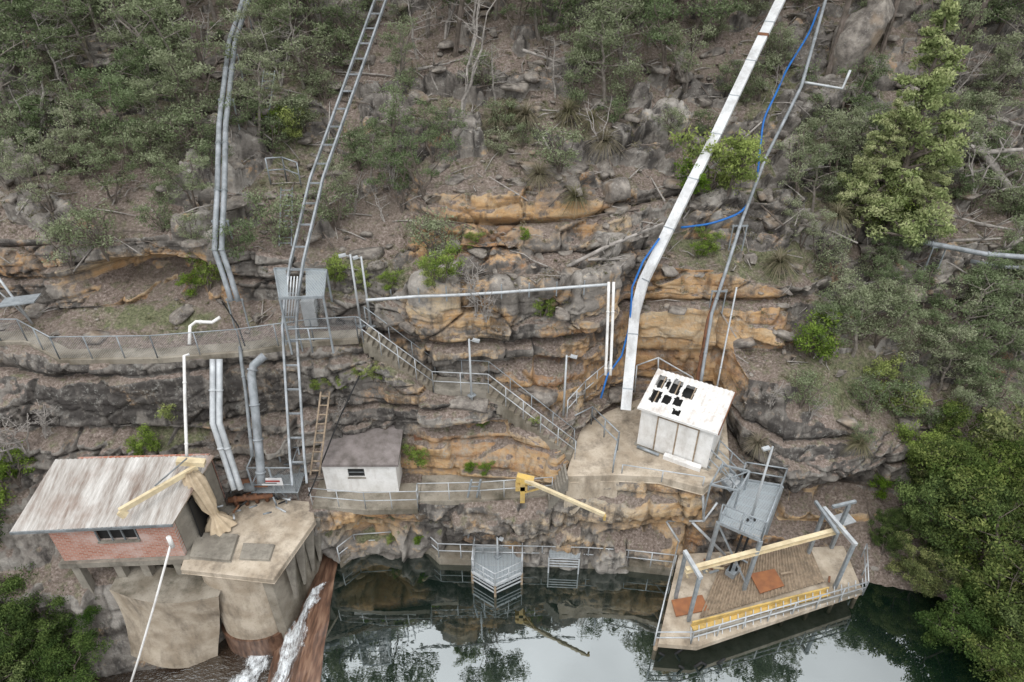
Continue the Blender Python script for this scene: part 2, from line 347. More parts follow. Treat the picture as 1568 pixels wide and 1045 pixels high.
stain=blobs([(200,600,330,60,1.1),(900,520,70,40,.6),(700,615,80,25,.9),(1230,660,120,65,1.1),(760,780,140,30,.8),(720,510,160,40,.5),(980,790,90,40,.3),(560,650,100,60,.7),(900,230,150,60,.4),(150,180,150,60,.6),(600,560,60,40,.8)])
green=blobs([(560,430,90,30,.6),(1080,360,60,50,.6),(240,490,100,20,.6),(260,660,60,40,.5),(560,580,60,25,.6),(1180,340,120,110,.5),(1250,150,120,90,.5),(1330,580,120,60,.5),(700,200,200,60,.25),(100,150,200,100,.35),(430,200,60,120,.4),(600,820,120,20,.5)])
nr,nc=UU.shape
ext=[]
for yy in (-150,-60,0,8):
    e=P[0].copy(); e[:,1]=np.minimum(yy,e[:,1]-.5); e[:,2]=-4.5; ext.append(e)
PP=np.concatenate([np.array(ext),P],0); ne=len(ext); NRt=nr+ne
me=bpy.data.meshes.new('hillside_terrain')
idx=np.arange(NRt*nc).reshape(NRt,nc)
q=np.stack([idx[:-1,:-1],idx[:-1,1:],idx[1:,1:],idx[1:,:-1]],-1).reshape(-1,4)
me.vertices.add(NRt*nc); me.vertices.foreach_set('co',PP.reshape(-1)); me.loops.add(q.size); me.loops.foreach_set('vertex_index',q.reshape(-1))
me.polygons.add(len(q)); me.polygons.foreach_set('loop_start',np.arange(len(q))*4); me.update(calc_edges=True)
def addattr(name,A):
    A=np.concatenate([np.repeat(A[:1],ne,0),A],0); at=me.attributes.new(name,'FLOAT','POINT'); at.data.foreach_set('value',A.reshape(-1).astype(np.float32))
crev=np.clip(edge*.7*steep*bv+jo*.5*rockw*calm+edge2*.25*steep*calm+np.exp(-((W2-W1)/.03)**2)*.8*rockw*calm+np.exp(-((w2-w1)/.05)**2)*.35*rockw*broken,0,1)
topl=np.clip(sst(.2,.6,N2[...,2])*steep,0,1)
for nme,A in (('steep',np.clip(np.maximum(st2,outc*.8),0,1)),('orange',orange),('pale',pale),('stain',stain),('green',green),('crev',crev),('bid',(wid*.4+off*.4+off2*.2+(wi2-.5)*.2)*(.4+.6*calm)+.3),('topl',topl)): addattr(nme,A)
terr=bpy.data.objects.new('hillside_terrain',me); sc.collection.objects.link(terr)
def terrmat():
    g=NG('sandstone_and_leaf_litter')
    n1=g.noise(.55,5,rough=.62); n2=g.noise(2.2,5,rough=.68); n3=g.noise(9,4,rough=.72); ns=g.noise(.8,5,stretch=(.4,.4,3.2),rough=.65); nst=g.noise(1.1,5,stretch=(1.8,1.8,.2),rough=.6)
    bid=g.attr('bid')
    grey=g.ramp(g.math('ADD',g.math('MULTIPLY',n2,.6),g.math('MULTIPLY',bid,.4)),[(.25,(.075,.068,.062)),(.40,(.155,.14,.125)),(.55,(.245,.222,.196)),(.72,(.38,.355,.32))])
    warm=g.ramp(g.math('ADD',g.math('MULTIPLY',ns,.65),g.math('MULTIPLY',bid,.35)),[(.26,(.15,.09,.06)),(.38,(.34,.195,.10)),(.50,(.49,.31,.155)),(.68,(.55,.43,.28))])
    of=g.math('ADD',g.attr('orange'),g.rng(n1,.48,.72,-.08,.5)); of=g.rng(g.math('ADD',of,g.math('MULTIPLY',g.math('SUBTRACT',n2,.5),1.2)),.22,.6)
    c=g.mix(of,grey,warm)
    c=g.mix(g.math('MULTIPLY',g.attr('pale'),g.rng(n2,.4,.6)),c,(.50,.42,.31))
    sf=g.math('MULTIPLY',g.rng(g.math('ADD',nst,g.math('MULTIPLY',g.attr('stain'),.17)),.52,.65),g.rng(g.attr('orange'),0,1,.88,.5))
    c=g.mix(sf,c,(.055,.05,.047))
    lich=g.rng(g.math('ADD',g.math('MULTIPLY',n3,.5),g.math('MULTIPLY',n2,.5)),.54,.62,0,.6); c=g.mix(lich,c,(.36,.355,.325))
    c=g.mix(g.math('MULTIPLY',g.attr('topl'),g.rng(n2,.4,.6,.1,.5)),c,(.20,.185,.165))
    c=g.mix(g.math('MULTIPLY',g.attr('crev'),.75),c,(.035,.03,.027))
    lit=g.ramp(n3,[(.3,(.07,.055,.048)),(.43,(.155,.122,.102)),(.56,(.24,.192,.165)),(.7,(.40,.35,.31))])
    lit=g.mix(g.rng(n1,.35,.7,0,.55),lit,(.15,.128,.102))
    gf=g.rng(g.math('ADD',g.math('MULTIPLY',g.attr('green'),.4),g.math('ADD',g.math('MULTIPLY',nst,.4),g.math('MULTIPLY',n2,.6))),.53,.68,0,.8)
    lit=g.mix(gf,lit,g.ramp(n3,[(.35,(.06,.072,.035)),(.65,(.18,.195,.10))]))
    sfac=g.attr('steep')
    c=g.mix(g.rng(g.math('ADD',sfac,g.math('MULTIPLY',g.math('SUBTRACT',n2,.5),1.1)),.35,.6),lit,c)
    hb=g.math('ADD',g.math('MULTIPLY',n3,.5),n2)
    return g.done(g.bsdf(c,.95,0,hb,.85,.14,spec=.1))
me.materials.append(terrmat())
me.polygons.foreach_set('use_smooth',np.ones(len(q),bool))
bpy.context.view_layer.update()
CAMP=Vector((0,0,H))
def G(u,v):
    d=ray(u,v).normalized(); ok,loc,nn,i=terr.ray_cast(CAMP,d)
    return loc if ok else S(u,v,y=35)
def Dn(x,y):
    ok,loc,nn,i=terr.ray_cast(Vector((x,y,120)),Vector((0,0,-1)))
    return (loc,nn) if ok else (None,None)
# ---------- water ----------
def watermat(name,base,refl,rs,bs,rip,rg=.03):
    g=NG(name); n=g.noise(rs,3,stretch=(1,1.6,1)); p=g.bsdf(base,.3,0,n,bs,rip,spec=.2)
    gl=g.n.new('ShaderNodeBsdfGlossy'); gl.inputs['Roughness'].default_value=rg; gl.inputs['Color'].default_value=(.92,.97,.97,1)
    b=g.n.new('ShaderNodeBump'); b.inputs['Strength'].default_value=bs; b.inputs['Distance'].default_value=rip; g.l.new(n,b.inputs['Height']); g.l.new(b.outputs[0],gl.inputs['Normal'])
    mx=g.n.new('ShaderNodeMixShader'); mx.inputs[0].default_value=refl; g.l.new(p.outputs[0],mx.inputs[1]); g.l.new(gl.outputs[0],mx.inputs[2]); return g.done(mx)
M_river=watermat('still_river_water',(.002,.008,.005),.27,1.8,.04,.03,.0)
M_tail=watermat('tailwater',(.035,.022,.014),.14,5,.5,.12)
cr1=S(512,868,z=0); cr2=S(482,1060,z=0); cdir=(cr2-cr1); cr3=cr2+cdir*6
m=MB(); m.add([(cr1.x-1.2,cr1.y+2.5,0),(cr1.x,cr1.y,0),(cr3.x,cr3.y,0),(250,cr3.y-10,0),(250,40,0),(cr1.x-1.2,40,0)],[(0,1,2,3,4,5)],M_river); m.obj('river_water')
m=MB(); m.add([(-200,-100,-2.5),(cr3.x-1,-100,-2.5),(cr2.x-.5,cr2.y,-2.5),(cr1.x-1.0,cr1.y,-2.5),(cr1.x-2,24,-2.5),(-200,24,-2.5)],[(0,1,2,3,4,5)],M_tail); m.obj('tailwater_pool')
def weirmat():
    g=NG('wet_brown_weir'); n=g.noise(1.5,6,stretch=(4,.7,1)); c=g.ramp(n,[(.3,(.04,.025,.018)),(.5,(.13,.07,.045)),(.7,(.24,.15,.10))])
    return g.done(g.bsdf(c,.35,0,n,.3,.03,spec=.5))
M_weir=weirmat()
nn_=cdir.normalized(); side=Vector((nn_.y,-nn_.x,0))
if side.x>0: side=-side
c0=cr1-nn_*2.2; c9=cr3
prof=[(.15,-4),(.12,.04),(-.35,.09),(-.8,-.05),(-1.3,-.7),(-1.45,-1.0),(-1.9,-1.15),(-2.05,-1.8),(-2.6,-2.2),(-2.7,-4)]
m=MB(); vs=[];NSG=60
for i in range(NSG+1):
    p=c0.lerp(c9,i/NSG)
    for w,z in prof:
        qv=p+side*(-w); vs.append((qv.x+random.uniform(-.04,.04),qv.y,z+random.uniform(-.04,.02)))
k=len(prof); m.add(vs,[(i*k+j,i*k+j+1,(i+1)*k+j+1,(i+1)*k+j) for i in range(NSG) for j in range(k-1)],M_weir); m.obj('weir')
def foammat():
    g=NG('white_foam'); n=g.noise(3.0,7,stretch=(2.2,1.0,1.4),rough=.85); p=g.bsdf((.74,.78,.80),.5,0,n,.5,.05)
    tr=g.n.new('ShaderNodeBsdfTransparent'); mx=g.n.new('ShaderNodeMixShader'); at=g.attr('dens')
    g.l.new(g.rng(g.math('ADD',n,at),.52,.74),mx.inputs[0]); g.l.new(tr.outputs[0],mx.inputs[1]); g.l.new(p.outputs[0],mx.inputs[2]); return g.done(mx)
M_foam=foammat()
pw=[-w for w,z in prof[1:-1]]; pz=[z for w,z in prof[1:-1]]
def foam(name,pts,n=110,mw=30):
    vs=[];de=[]
    ts=np.linspace(0,1,len(pts))
    for i in range(n+1):
        t_=i/n; A=np.interp(t_,ts,[p[0] for p in pts]); W=np.interp(t_,ts,[p[1] for p in pts])+.12*math.sin(t_*17)+.06*math.sin(t_*41); hw=np.interp(t_,ts,[p[2] for p in pts])
        for j in range(mw+1):
            s_=j/mw*2-1; w=W+s_*hw; p=cr1+nn_*A+side*w; z=max(np.interp(w,pw,pz),-2.5) if w<2.6 else -2.5
            nz=float(vn(np.array([[A*2.5,w*5,1.3]]),5)[0]); vs.append((p.x,p.y,z+.06+.05*(1-s_*s_)+.16*nz)); de.append(.17*(1-abs(s_)**2)-.24*abs(s_)**3-(.1 if i<3 else 0)+.12*(nz-.5))
    Wd=mw+1; fs=[(i*Wd+j,i*Wd+j+1,(i+1)*Wd+j+1,(i+1)*Wd+j) for i in range(n) for j in range(mw)]
    me=bpy.data.meshes.new(name); me.from_pydata(vs,[],fs); at=me.attributes.new('dens','FLOAT','POINT'); at.data.foreach_set('value',de); me.materials.append(M_foam)
    me.polygons.foreach_set('use_smooth',[True]*len(fs)); o=bpy.data.objects.new(name,me); sc.collection.objects.link(o)
foam('waterfall',[(1.0,.2,.25),(1.6,.8,.55),(2.3,1.2,.8),(3.2,1.5,1.05),(4.5,1.8,1.2),(6.5,2.0,1.3)])
foam('waterfall',[(2.0,3.0,.5),(3.4,3.5,.9),(4.8,3.9,1.2),(6.5,4.2,1.5)])
# ---------- footpaths / slabs ----------
def strip(name,front,back,z,th,m_):
    m=MB(); n=len(front)
    for i in range(n-1):
        a,b,c,d=[Vector(p) for p in (front[i],front[i+1],back[i+1],back[i])]
        vs=[a,b,c,d,a-Vector((0,0,th)),b-Vector((0,0,th)),c-Vector((0,0,th)),d-Vector((0,0,th))]
        m.add(vs,[(0,1,2,3),(4,5,1,0),(5,6,2,1),(7,4,0,3)],m_)
    return m.obj(name)
pf=[S(u,v,z=10.12) for u,v in ((-200,524),(0,524),(40,524),(90,552),(240,550),(370,540),(480,524),(548,520))]
pb=[p+Vector((.0,.75,0)) for p in pf]
strip('footpath',pf,pb,0,.22,M_concw)
lf_=[(478,775),(560,782),(640,780),(641,768),(735,766),(845,758)]
lowf=[S(u,v,z=3.72) for u,v in lf_]; lowb=[p+Vector((0,1.5,0)) for p in lowf]
strip('footpath',lowf,lowb,0,.28,M_concw)
wf=[S(u,v,z=.4) for u,v in ((520,862),(545,842),(600,838),(655,840),(672,856),(740,858),(830,860),(900,862),(960,866),(1032,874))]
wb=[p+Vector((0,.75,0)) for p in wf]
strip('footpath',wf,wb,0,.9,M_concw)
m=MB(); m.rail([p+Vector((0,.08,0)) for p in wf],M_galvl,.95,1.1,r=.025); m.obj('handrail')
m=MB(); bp=[S(u,v,z=5.1) for u,v in ((866,729),(945,727),(1010,730),(1078,748),(1118,715),(1112,640),(1060,606),(985,608),(930,630),(890,655),(878,690))]
m.prism(bp,4.7,5.1,M_concp); m.obj('concrete_yard',bevel=.03)
m=MB()
N_=12; a,b=S(866,730,z=5.0),S(948,728,z=5.0); vs=[]
for i in range(N_+1):
    p=a.lerp(b,i/N_)
    for j in range(6):
        t_=j/5; vs.append(p+Vector((random.uniform(-.04,.04),-.02-.32*t_+random.uniform(-.05,.05),-1.7*t_*(1+.2*math.sin(i)))))
m.add(vs,[(i*6+j,i*6+j+1,(i+1)*6+j+1,(i+1)*6+j) for i in range(N_) for j in range(5)],M_concp,True); m.obj('retaining_wall')
def stairs(name,a,b,w,n,mm):
    m=MB(); a=Vector(a);b=Vector(b); dh=Vector((b.x-a.x,b.y-a.y,0)); r=Vector((-dh.y,dh.x,0)).normalized()*w/2
    if r.y<0:r=-r
    for i in range(n):
        p=a.lerp(b,i/n);q_=a.lerp(b,(i+1)/n); zt=p.z if a.z>b.z else q_.z
        poly=[p-r,q_-r,q_+r,p+r]; m.prism([(x.x,x.y) for x in poly],zt-.7,zt,mm)
    return m
A1=S(556,520,z=10.1);A2=S(664,598,z=7.7);A3=S(748,602,z=7.6);A4=S(880,702,z=5.15)
up=Vector((0,.45,0))
m=stairs('s',A1+up,A2+up,.9,14,M_concw); m.obj('stairs')
m=stairs('s',A3+up,A4+up,.9,15,M_concw); m.obj('stairs')
m=stairs('s',S(868,722,z=5.1),S(838,758,z=3.75),.9,8,M_conc); m.obj('stairs')
strip('footpath',[A2,A3],[A2+Vector((0,.95,0)),A3+Vector((0,.95,0))],0,.5,M_conc)
m=MB(); m.rail([p+Vector((0,.08,0)) for p in pf]+[A1],M_galv,1.05,1.4,(1,),.022,M_link); m.obj('chain_link_fence')
m=MB(); m.rail([A1,A2,A3,A4],M_galvl,1.0,1.0,r=.02); m.rail([A1+up*2,A2+up*2,A3+up*2,A4+up*1.6],M_galv,1.0,1.2,(1,),r=.018); m.obj('handrail')
m=MB(); m.rail([p+Vector((0,.08,0)) for p in lowf],M_galvl,1,1.1,r=.02); m.obj('handrail')
m=MB(); m.rail([S(876,665,z=5.1),S(905,650,z=5.1),S(945,690,z=5.1),S(938,724,z=5.1)],M_galv,1.05,1.2,r=.03); m.rail([S(952,725,z=5.1),S(1076,744,z=5.1)],M_galvl,.5,1.4,(1,),.025); m.obj('handrail')
m=MB(); m.rail([G(u,v) for u,v in ((868,640),(895,610),(930,580))],M_galvl,1,.8,r=.022); m.obj('handrail')
m=MB(); m.rail([G(u,v)+Vector((0,-.1,0)) for u,v in ((415,278),(440,276),(462,284))],M_galv,1.1,.7,r=.03); m.obj('handrail')
# ---------- brick pump house ----------
e=empty('brick_pump_house')
FL,FR,BR,BL=S(15,815,z=5.7),S(264,803,z=5.75),S(328,697,z=6.7),S(85,704,z=6.7)
m=MB(); m.corr(FL,FR,BR,BL,M_iron,34,.028,8,.03)
m.quad(FL-Vector((0,0,.06)),FR-Vector((0,0,.06)),BR-Vector((0,0,.06)),BL-Vector((0,0,.06)),M_wood)
for i in range(7):
    p=FL.lerp(FR,(i+.3)/7); m.beam(p-Vector((0,0,.12)),p-Vector((0,-.9,-.1)),.07,.1,M_wood)
m.beam(FL-Vector((0,.02,.05)),FR-Vector((0,.02,.05)),.05,.12,M_grey)
m.obj('roof',e)
w0=Vector((-17.6,17.05,0));w1=Vector((-12.95,17.3,0));w2=Vector((-12.2,19.9,0));w3=Vector((-17.4,19.7,0))
m=MB()
def wall(m,a,b,z0,z1a,z1b,th,mm):
    m.add([(a.x,a.y,z0),(b.x,b.y,z0),(b.x,b.y,z1b),(a.x,a.y,z1a),(a.x,a.y+th,z0),(b.x,b.y+th,z0),(b.x,b.y+th,z1b),(a.x,a.y+th,z1a)],[(0,1,2,3),(7,6,5,4),(0,4,5,1),(1,5,6,2),(2,6,7,3),(3,7,4,0)],mm)
f=lambda t_: w0.lerp(w1,t_)
wall(m,w0,f(.36),3.5,5.62,5.62,.2,M_brick); wall(m,f(.36),f(.70),3.5,4.6,4.6,.2,M_brick); wall(m,f(.70),w1,3.5,5.62,5.62,.2,M_brick)
wall(m,f(.36),f(.70),5.45,5.62,5.62,.2,M_wood)
wall(m,w0+Vector((0,.22,0)),w3,3.5,5.7,6.5,.05,M_brick)
wall(m,w1+Vector((0,.22,0)),w1.lerp(w2,.45),3.5,5.7,6.1,.05,M_conc); wall(m,w1.lerp(w2,.8),w2,3.5,6.3,6.5,.05,M_conc); wall(m,w3,w2,3.5,6.45,6.45,.1,M_brick); m.obj('walls',e)
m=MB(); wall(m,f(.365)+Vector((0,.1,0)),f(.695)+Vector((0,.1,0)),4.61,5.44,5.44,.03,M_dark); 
for t_ in (.37,.48,.58,.69): m.beam((f(t_).x,f(t_).y-.01,4.61),(f(t_).x,f(t_).y-.01,5.44),.05,.05,M_grey)
m.beam((f(.36).x,f(.36).y-.04,4.58),(f(.70).x,f(.70).y-.04,4.58),.12,.06,M_conc)
m.obj('window',e)
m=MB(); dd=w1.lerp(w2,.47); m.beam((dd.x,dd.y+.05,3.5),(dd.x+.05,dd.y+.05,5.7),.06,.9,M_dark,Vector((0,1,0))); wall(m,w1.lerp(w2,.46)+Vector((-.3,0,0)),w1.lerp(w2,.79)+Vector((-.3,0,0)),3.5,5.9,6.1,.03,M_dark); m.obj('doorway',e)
m=MB(); m.prism([(w0.x-.2,w0.y-.15),(w1.x+.2,w1.y-.15),(w2.x+.4,w2.y),(w3.x-.2,w3.y)],3.2,3.48,M_conc)
for t_ in (.05,.4,.62,.9): p=f(t_); m.prism([(p.x-.16,p.y),(p.x+.16,p.y),(p.x+.16,p.y+.32),(p.x-.16,p.y+.32)],-.5,3.2,M_conc)
m.obj('foundation',e)
# sloping concrete apron wall below the house
m=MB(); tA=S(172,895,z=2.3);tB=S(338,905,z=2.3);bA=S(205,995,z=-1.6);bB=S(335,1005,z=-2.9); vs=[];cols=24;rws=10
for i in range(cols+1):
    s_=i/cols
    for j in range(rws+1):
        t_=j/rws; p=tA.lerp(tB,s_).lerp(bA.lerp(bB,s_),t_); p.y+=-.25-.9*math.sin(math.pi*s_)*.5+.25*math.sin(math.pi*t_); p.x+=random.uniform(-.02,.02); vs.append(p)
m.add(vs,[(i*(rws+1)+j,i*(rws+1)+j+1,(i+1)*(rws+1)+j+1,(i+1)*(rws+1)+j) for i in range(cols) for j in range(rws)],M_concp,True)
vs=[]
for i in range(cols+1):
    s_=i/cols; p=tA.lerp(tB,s_); p.y+=-.25-.45*math.sin(math.pi*s_); vs+=[p,p+Vector((0,1.6,.03))]
m.add(vs,[(2*i,2*i+2,2*i+3,2*i+1) for i in range(cols)],M_concw)
m.obj('concrete_apron')
# abutment platform + pier
e=empty('dam_abutment')
m=MB(); sl=[S(u,v,z=3.45) for u,v in ((276,872),(418,888),(482,797),(478,768),(390,762),(300,800))]; m.prism(sl,3.2,3.45,M_concp); 
m.prism([S(u,v,z=3.6) for u,v in ((300,815),(365,818),(352,858),(290,852))],3.46,3.62,M_conc); m.prism([S(u,v,z=3.6) for u,v in ((372,830),(420,832),(412,856),(366,854))],3.46,3.56,M_conc)
m.obj('slab',e,.02)
m=MB(); poly=[]; cen=S(352,868,z=3.1)
for k in range(13): an=math.pi*(1+k/12); poly.append((cen.x+1.35*math.cos(an),cen.y+.25+.8*math.sin(an)))
poly+=[(cen.x+1.35,cen.y+3),(cen.x-1.35,cen.y+3)]
m.prism(poly,-1.2,3.19,M_concp,-.05)
m.prism([(cen.x+(x-cen.x)*1.08,cen.y+(y-cen.y)*1.06) for x,y in poly],-4,-1.2,M_weir)
m.obj('pier',e)
m=MB(); wl=[S(405,888,z=3.1),S(465,805,z=3.1),S(470,785,z=3.1)]
m.prism([(wl[0].x-.4,wl[0].y+.45),(wl[0].x,wl[0].y+.4),(wl[1].x+.1,wl[1].y),(wl[2].x+.2,wl[2].y+1),(wl[2].x-1.5,wl[2].y+1)],-4,3.15,M_concw)
for t_ in (.3,.55,.8,1.0):
    p=wl[0].lerp(wl[1],t_)+Vector((.2,.25,0)); m.add([(p.x,p.y-.1,3.18),(p.x+.45,p.y-.05,3.18),(p.x+.45,p.y+.1,3.18),(p.x,p.y+.1,3.18),(p.x,p.y-.1,.5),(p.x+.08,p.y-.05,.5),(p.x+.08,p.y+.1,.5),(p.x,p.y+.1,.5)],[(0,1,2,3),(4,5,1,0),(5,6,2,1),(6,7,3,2),(7,4,0,3)],M_conc)
m.obj('side_wall',e)
e=empty('valve_assembly')
m=MB(); b=S(385,775,z=3.5)
for i in range(4): m.tube([b+Vector((-.6+.4*i,.1*i,0)),b+Vector((-.6+.4*i,.1*i,.55))],.09,M_rust)
m.tube([b+Vector((-.9,0,.35)),b+Vector((.9,.3,.35))],.13,M_rust); m.tube([b+Vector((-.2,.3,.8)),b+Vector((.25,.3,.85))],.2,M_grey); m.beam(b+Vector((-.7,.5,.9)),b+Vector((.8,.5,.9)),.5,.06,M_rust)
for i in range(22):
    p=b+Vector((random.uniform(-1.6,1.9),random.uniform(-.7,.8),random.uniform(.1,.5))); m.tube([p,p+Vector((random.uniform(-.5,.5),random.uniform(-.3,.3),random.uniform(-.1,.4)))],.04,random.choice((M_rust,M_grey,M_dark,M_galvl)))
m.obj('valves',e)
e=empty('landing_cage'); b=S(425,765,z=3.6)
m=MB()
for dx in (-.9,.0,.9):
    for dy_ in (0,1.2): m.tube([b+Vector((dx,dy_,0)),b+Vector((dx*1.0,dy_,1.9))],.04,M_galv)
for z_ in (.9,1.9):
    m.tube([b+Vector((-.9,0,z_)),b+Vector((.9,0,z_)),b+Vector((.9,1.2,z_)),b+Vector((-.9,1.2,z_)),b+Vector((-.9,0,z_))],.035,M_galv)
m.quad(b+Vector((-.9,0,.05)),b+Vector((.9,0,.05)),b+Vector((.9,0,1.85)),b+Vector((-.9,0,1.85)),M_link); m.quad(b+Vector((.9,0,.05)),b+Vector((.9,1.2,.05)),b+Vector((.9,1.2,1.85)),b+Vector((.9,0,1.85)),M_link)
m.quad(b+Vector((-1,-.1,.5)),b+Vector((1,-.1,.5)),b+Vector((1,1.3,.5)),b+Vector((-1,1.3,.5)),M_grate); m.obj('frame',e)
m=MB(); m.beam(b+Vector((-.45,-.06,1.15)),b+Vector((.45,-.06,1.15)),.03,.42,M_sign); m.beam(b+Vector((-.35,-.085,1.2)),b+Vector((.35,-.085,1.2)),.01,.08,M_red); m.beam(b+Vector((-.35,-.085,1.08)),b+Vector((.2,-.085,1.08)),.01,.04,M_dark); m.obj('sign',e)
e=empty('jib_crane'); m=MB(); base=S(340,803,z=3.5); topc=Vector((base.x-.35,base.y-.1,6.6))
m.tube([base,topc],.14,M_yel,10); tip=S(183,783,z=6.6)
m.beam(topc+Vector((.2,.1,.25)),tip,.14,.22,M_yel); m.beam(topc+Vector((-.5,.1,.55)),topc+Vector((.5,.2,.35)),.28,.22,M_yel); m.beam(tip,tip+Vector((.15,0,-.25)),.24,.18,M_yel)
m.tube([topc+Vector((0,0,.8)),topc.lerp(tip,.5)+Vector((0,0,.3))],.03,M_grey); m.obj('mast_and_arm',e)
m=MB(); vs=[];n=40
prof2=[(6.85,.16),(6.6,.30),(6.2,.36),(5.6,.32),(4.9,.30),(4.4,.15),(4.2,.17),(3.9,.38),(3.56,.56)]
for z_,r_ in prof2:
    cc=base.lerp(topc,(z_-3.5)/3.1)+Vector((0,-.12,0))
    for k in range(n): an=2*math.pi*k/n; rr=r_*(1+.16*math.sin(an*9)+.08*math.sin(an*4+z_*2)); vs.append((cc.x+rr*math.cos(an),cc.y+rr*math.sin(an),z_))
m.add(vs,[(i*n+k,i*n+(k+1)%n,(i+1)*n+(k+1)%n,(i+1)*n+k) for i in range(len(prof2)-1) for k in range(n)]+[tuple(range(n))],M_canvas,True); m.obj('canvas_cover',e)
m=MB(); a=S(262,832,z=5.3); b=S(188,1085,z=-2.2); m.tube([a,a.lerp(b,.33)-Vector((0,0,.1)),a.lerp(b,.66)-Vector((0,0,.1)),b],.045,M_white); m.tube([a-Vector((0,0,.2)),a+Vector((0,0,.35))],.09,M_white); m.obj('white_pipe')
# ---------- small white pump building ----------
e=empty('concrete_pump_house'); x0,x1=S(500,757,z=3.72).x,S(611,752,z=3.72).x; y0=S(500,757,z=3.72).y+.15; y1=y0+2.2
m=MB(); zt=5.35
def boxw(m,x0,x1,y0,y1,z0,z1,mm): m.prism([(x0,y0),(x1,y0),(x1,y1),(x0,y1)],z0,z1,mm)
wx0=x0+1.05;wx1=x0+1.75
boxw(m,x0,wx0,y0,y0+.15,3.7,zt,M_white); boxw(m,wx1,x1,y0,y0+.15,3.7,zt,M_white); boxw(m,wx0,wx1,y0,y0+.15,3.7,4.6,M_white); boxw(m,wx0,wx1,y0,y0+.15,5.1,zt,M_white)
boxw(m,x0,x0+.15,y0+.15,y1,3.7,zt,M_white); boxw(m,x1-.15,x1,y0+.15,y1,3.7,zt,M_white); boxw(m,x0+.15,x1-.15,y1-.15,y1,3.7,zt,M_white); m.obj('walls',e)
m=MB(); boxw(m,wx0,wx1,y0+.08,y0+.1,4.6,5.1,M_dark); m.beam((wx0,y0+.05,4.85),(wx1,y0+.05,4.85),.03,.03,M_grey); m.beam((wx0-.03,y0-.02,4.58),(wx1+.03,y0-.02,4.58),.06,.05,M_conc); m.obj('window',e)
m=MB(); m.add([(x0-.15,y0-.15,5.36),(x1+.15,y0-.15,5.36),(x1+.15,y1+.1,5.75),(x0-.15,y1+.1,5.75),(x0-.15,y0-.15,5.5),(x1+.15,y0-.15,5.5),(x1+.15,y1+.1,5.89),(x0-.15,y1+.1,5.89)],[(0,1,2,3),(4,5,6,7),(0,1,5,4),(1,2,6,5),(2,3,7,6),(3,0,4,7)],M_grroof); m.obj('roof',e)
# ---------- white shed ----------
e=empty('white_shed')
a=S(975,680,z=5.1);b=S(1082,718,z=5.1); a=Vector((a.x,a.y,0));b=Vector((b.x,b.y,0)); ux=(b-a).normalized(); uy=Vector((-ux.y,ux.x,0)); L=(b-a).length; D=2.15
def pt(i,j,z): q_=a+ux*i+uy*j; return Vector((q_.x,q_.y,z))
def bx(m,i0,i1,j0,j1,z0,z1,mm): m.prism([pt(i0,j0,0),pt(i1,j0,0),pt(i1,j1,0),pt(i0,j1,0)],z0,z1,mm)
m=MB(); bx(m,0,.75,0,.06,5.1,7.2,M_white); bx(m,2.5,L,0,.06,5.1,7.2,M_white); bx(m,.75,2.5,0,.06,7.05,7.2,M_white)
for i in (0,L-.06):
    p=[pt(i,.06,5.1),pt(i,D,5.1),pt(i,D,7.6),pt(i,.06,7.2)]; m.add(p+[x+ux*.06 for x in p],[(0,1,2,3),(7,6,5,4),(0,4,5,1),(1,5,6,2),(2,6,7,3),(3,7,4,0)],M_white)
bx(m,0,L,D,D+.06,5.1,7.6,M_white); bx(m,-.1,L+.1,-.1,D+.1,4.95,5.12,M_conc); m.obj('walls',e)
m=MB(); bx(m,.78,1.6,-.03,.03,5.13,7.02,M_white); bx(m,1.64,2.47,-.03,.03,5.13,7.02,M_white)
for i in (.76,1.62,2.49): bx(m,i-.03,i+.03,-.05,-.031,5.13,7.04,M_wood)
bx(m,.76,2.49,-.05,-.032,7.0,7.06,M_wood); m.obj('doors',e)
rz=lambda j: 7.25+.42*(j+.15)/(D+.3)
def rp(i,j,o=0): q_=pt(i,j,rz(j)+o); return q_
HO=[(.06,.17,.58,.86),(.19,.24,.62,.82),(.08,.20,.22,.50),(.26,.38,.54,.88),(.23,.33,.26,.46),(.36,.47,.30,.48),(.42,.56,.54,.84),(.40,.50,.10,.22)]
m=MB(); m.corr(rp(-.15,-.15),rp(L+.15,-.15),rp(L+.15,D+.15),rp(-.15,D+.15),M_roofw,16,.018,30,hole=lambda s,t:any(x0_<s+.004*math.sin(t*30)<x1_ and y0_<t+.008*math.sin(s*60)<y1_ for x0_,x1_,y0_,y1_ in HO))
m.beam(rp(-.15,-.17),rp(L+.15,-.17),.04,.1,M_white); m.beam(rp(L+.17,-.15),rp(L+.17,D+.15),.04,.12,M_rust)
m.obj('roof',e)
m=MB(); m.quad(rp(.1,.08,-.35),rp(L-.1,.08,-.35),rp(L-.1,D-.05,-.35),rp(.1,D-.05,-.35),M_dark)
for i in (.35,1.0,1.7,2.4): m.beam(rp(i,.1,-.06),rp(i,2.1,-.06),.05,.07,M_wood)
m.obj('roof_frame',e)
m=MB(); bx(m,1.3,2.9,-.35,-.1,5.1,5.3,M_white); m.tube([pt(.1,-.25,5.2),pt(1.1,-.3,5.2)],.07,M_galv); m.obj('doorstep',e)
m=MB(); m.tube([S(975,560,y=24.9),S(1008,548,y=25.1),S(1060,578,y=25),S(1066,592,y=24.7)],.035,M_galvl); m.tube([S(1008,548,y=25.1),S(1008,575,y=25)],.035,M_galvl); m.tube([S(975,560,y=24.9),S(972,600,y=24.6)],.035,M_galvl); m.obj('handrail')
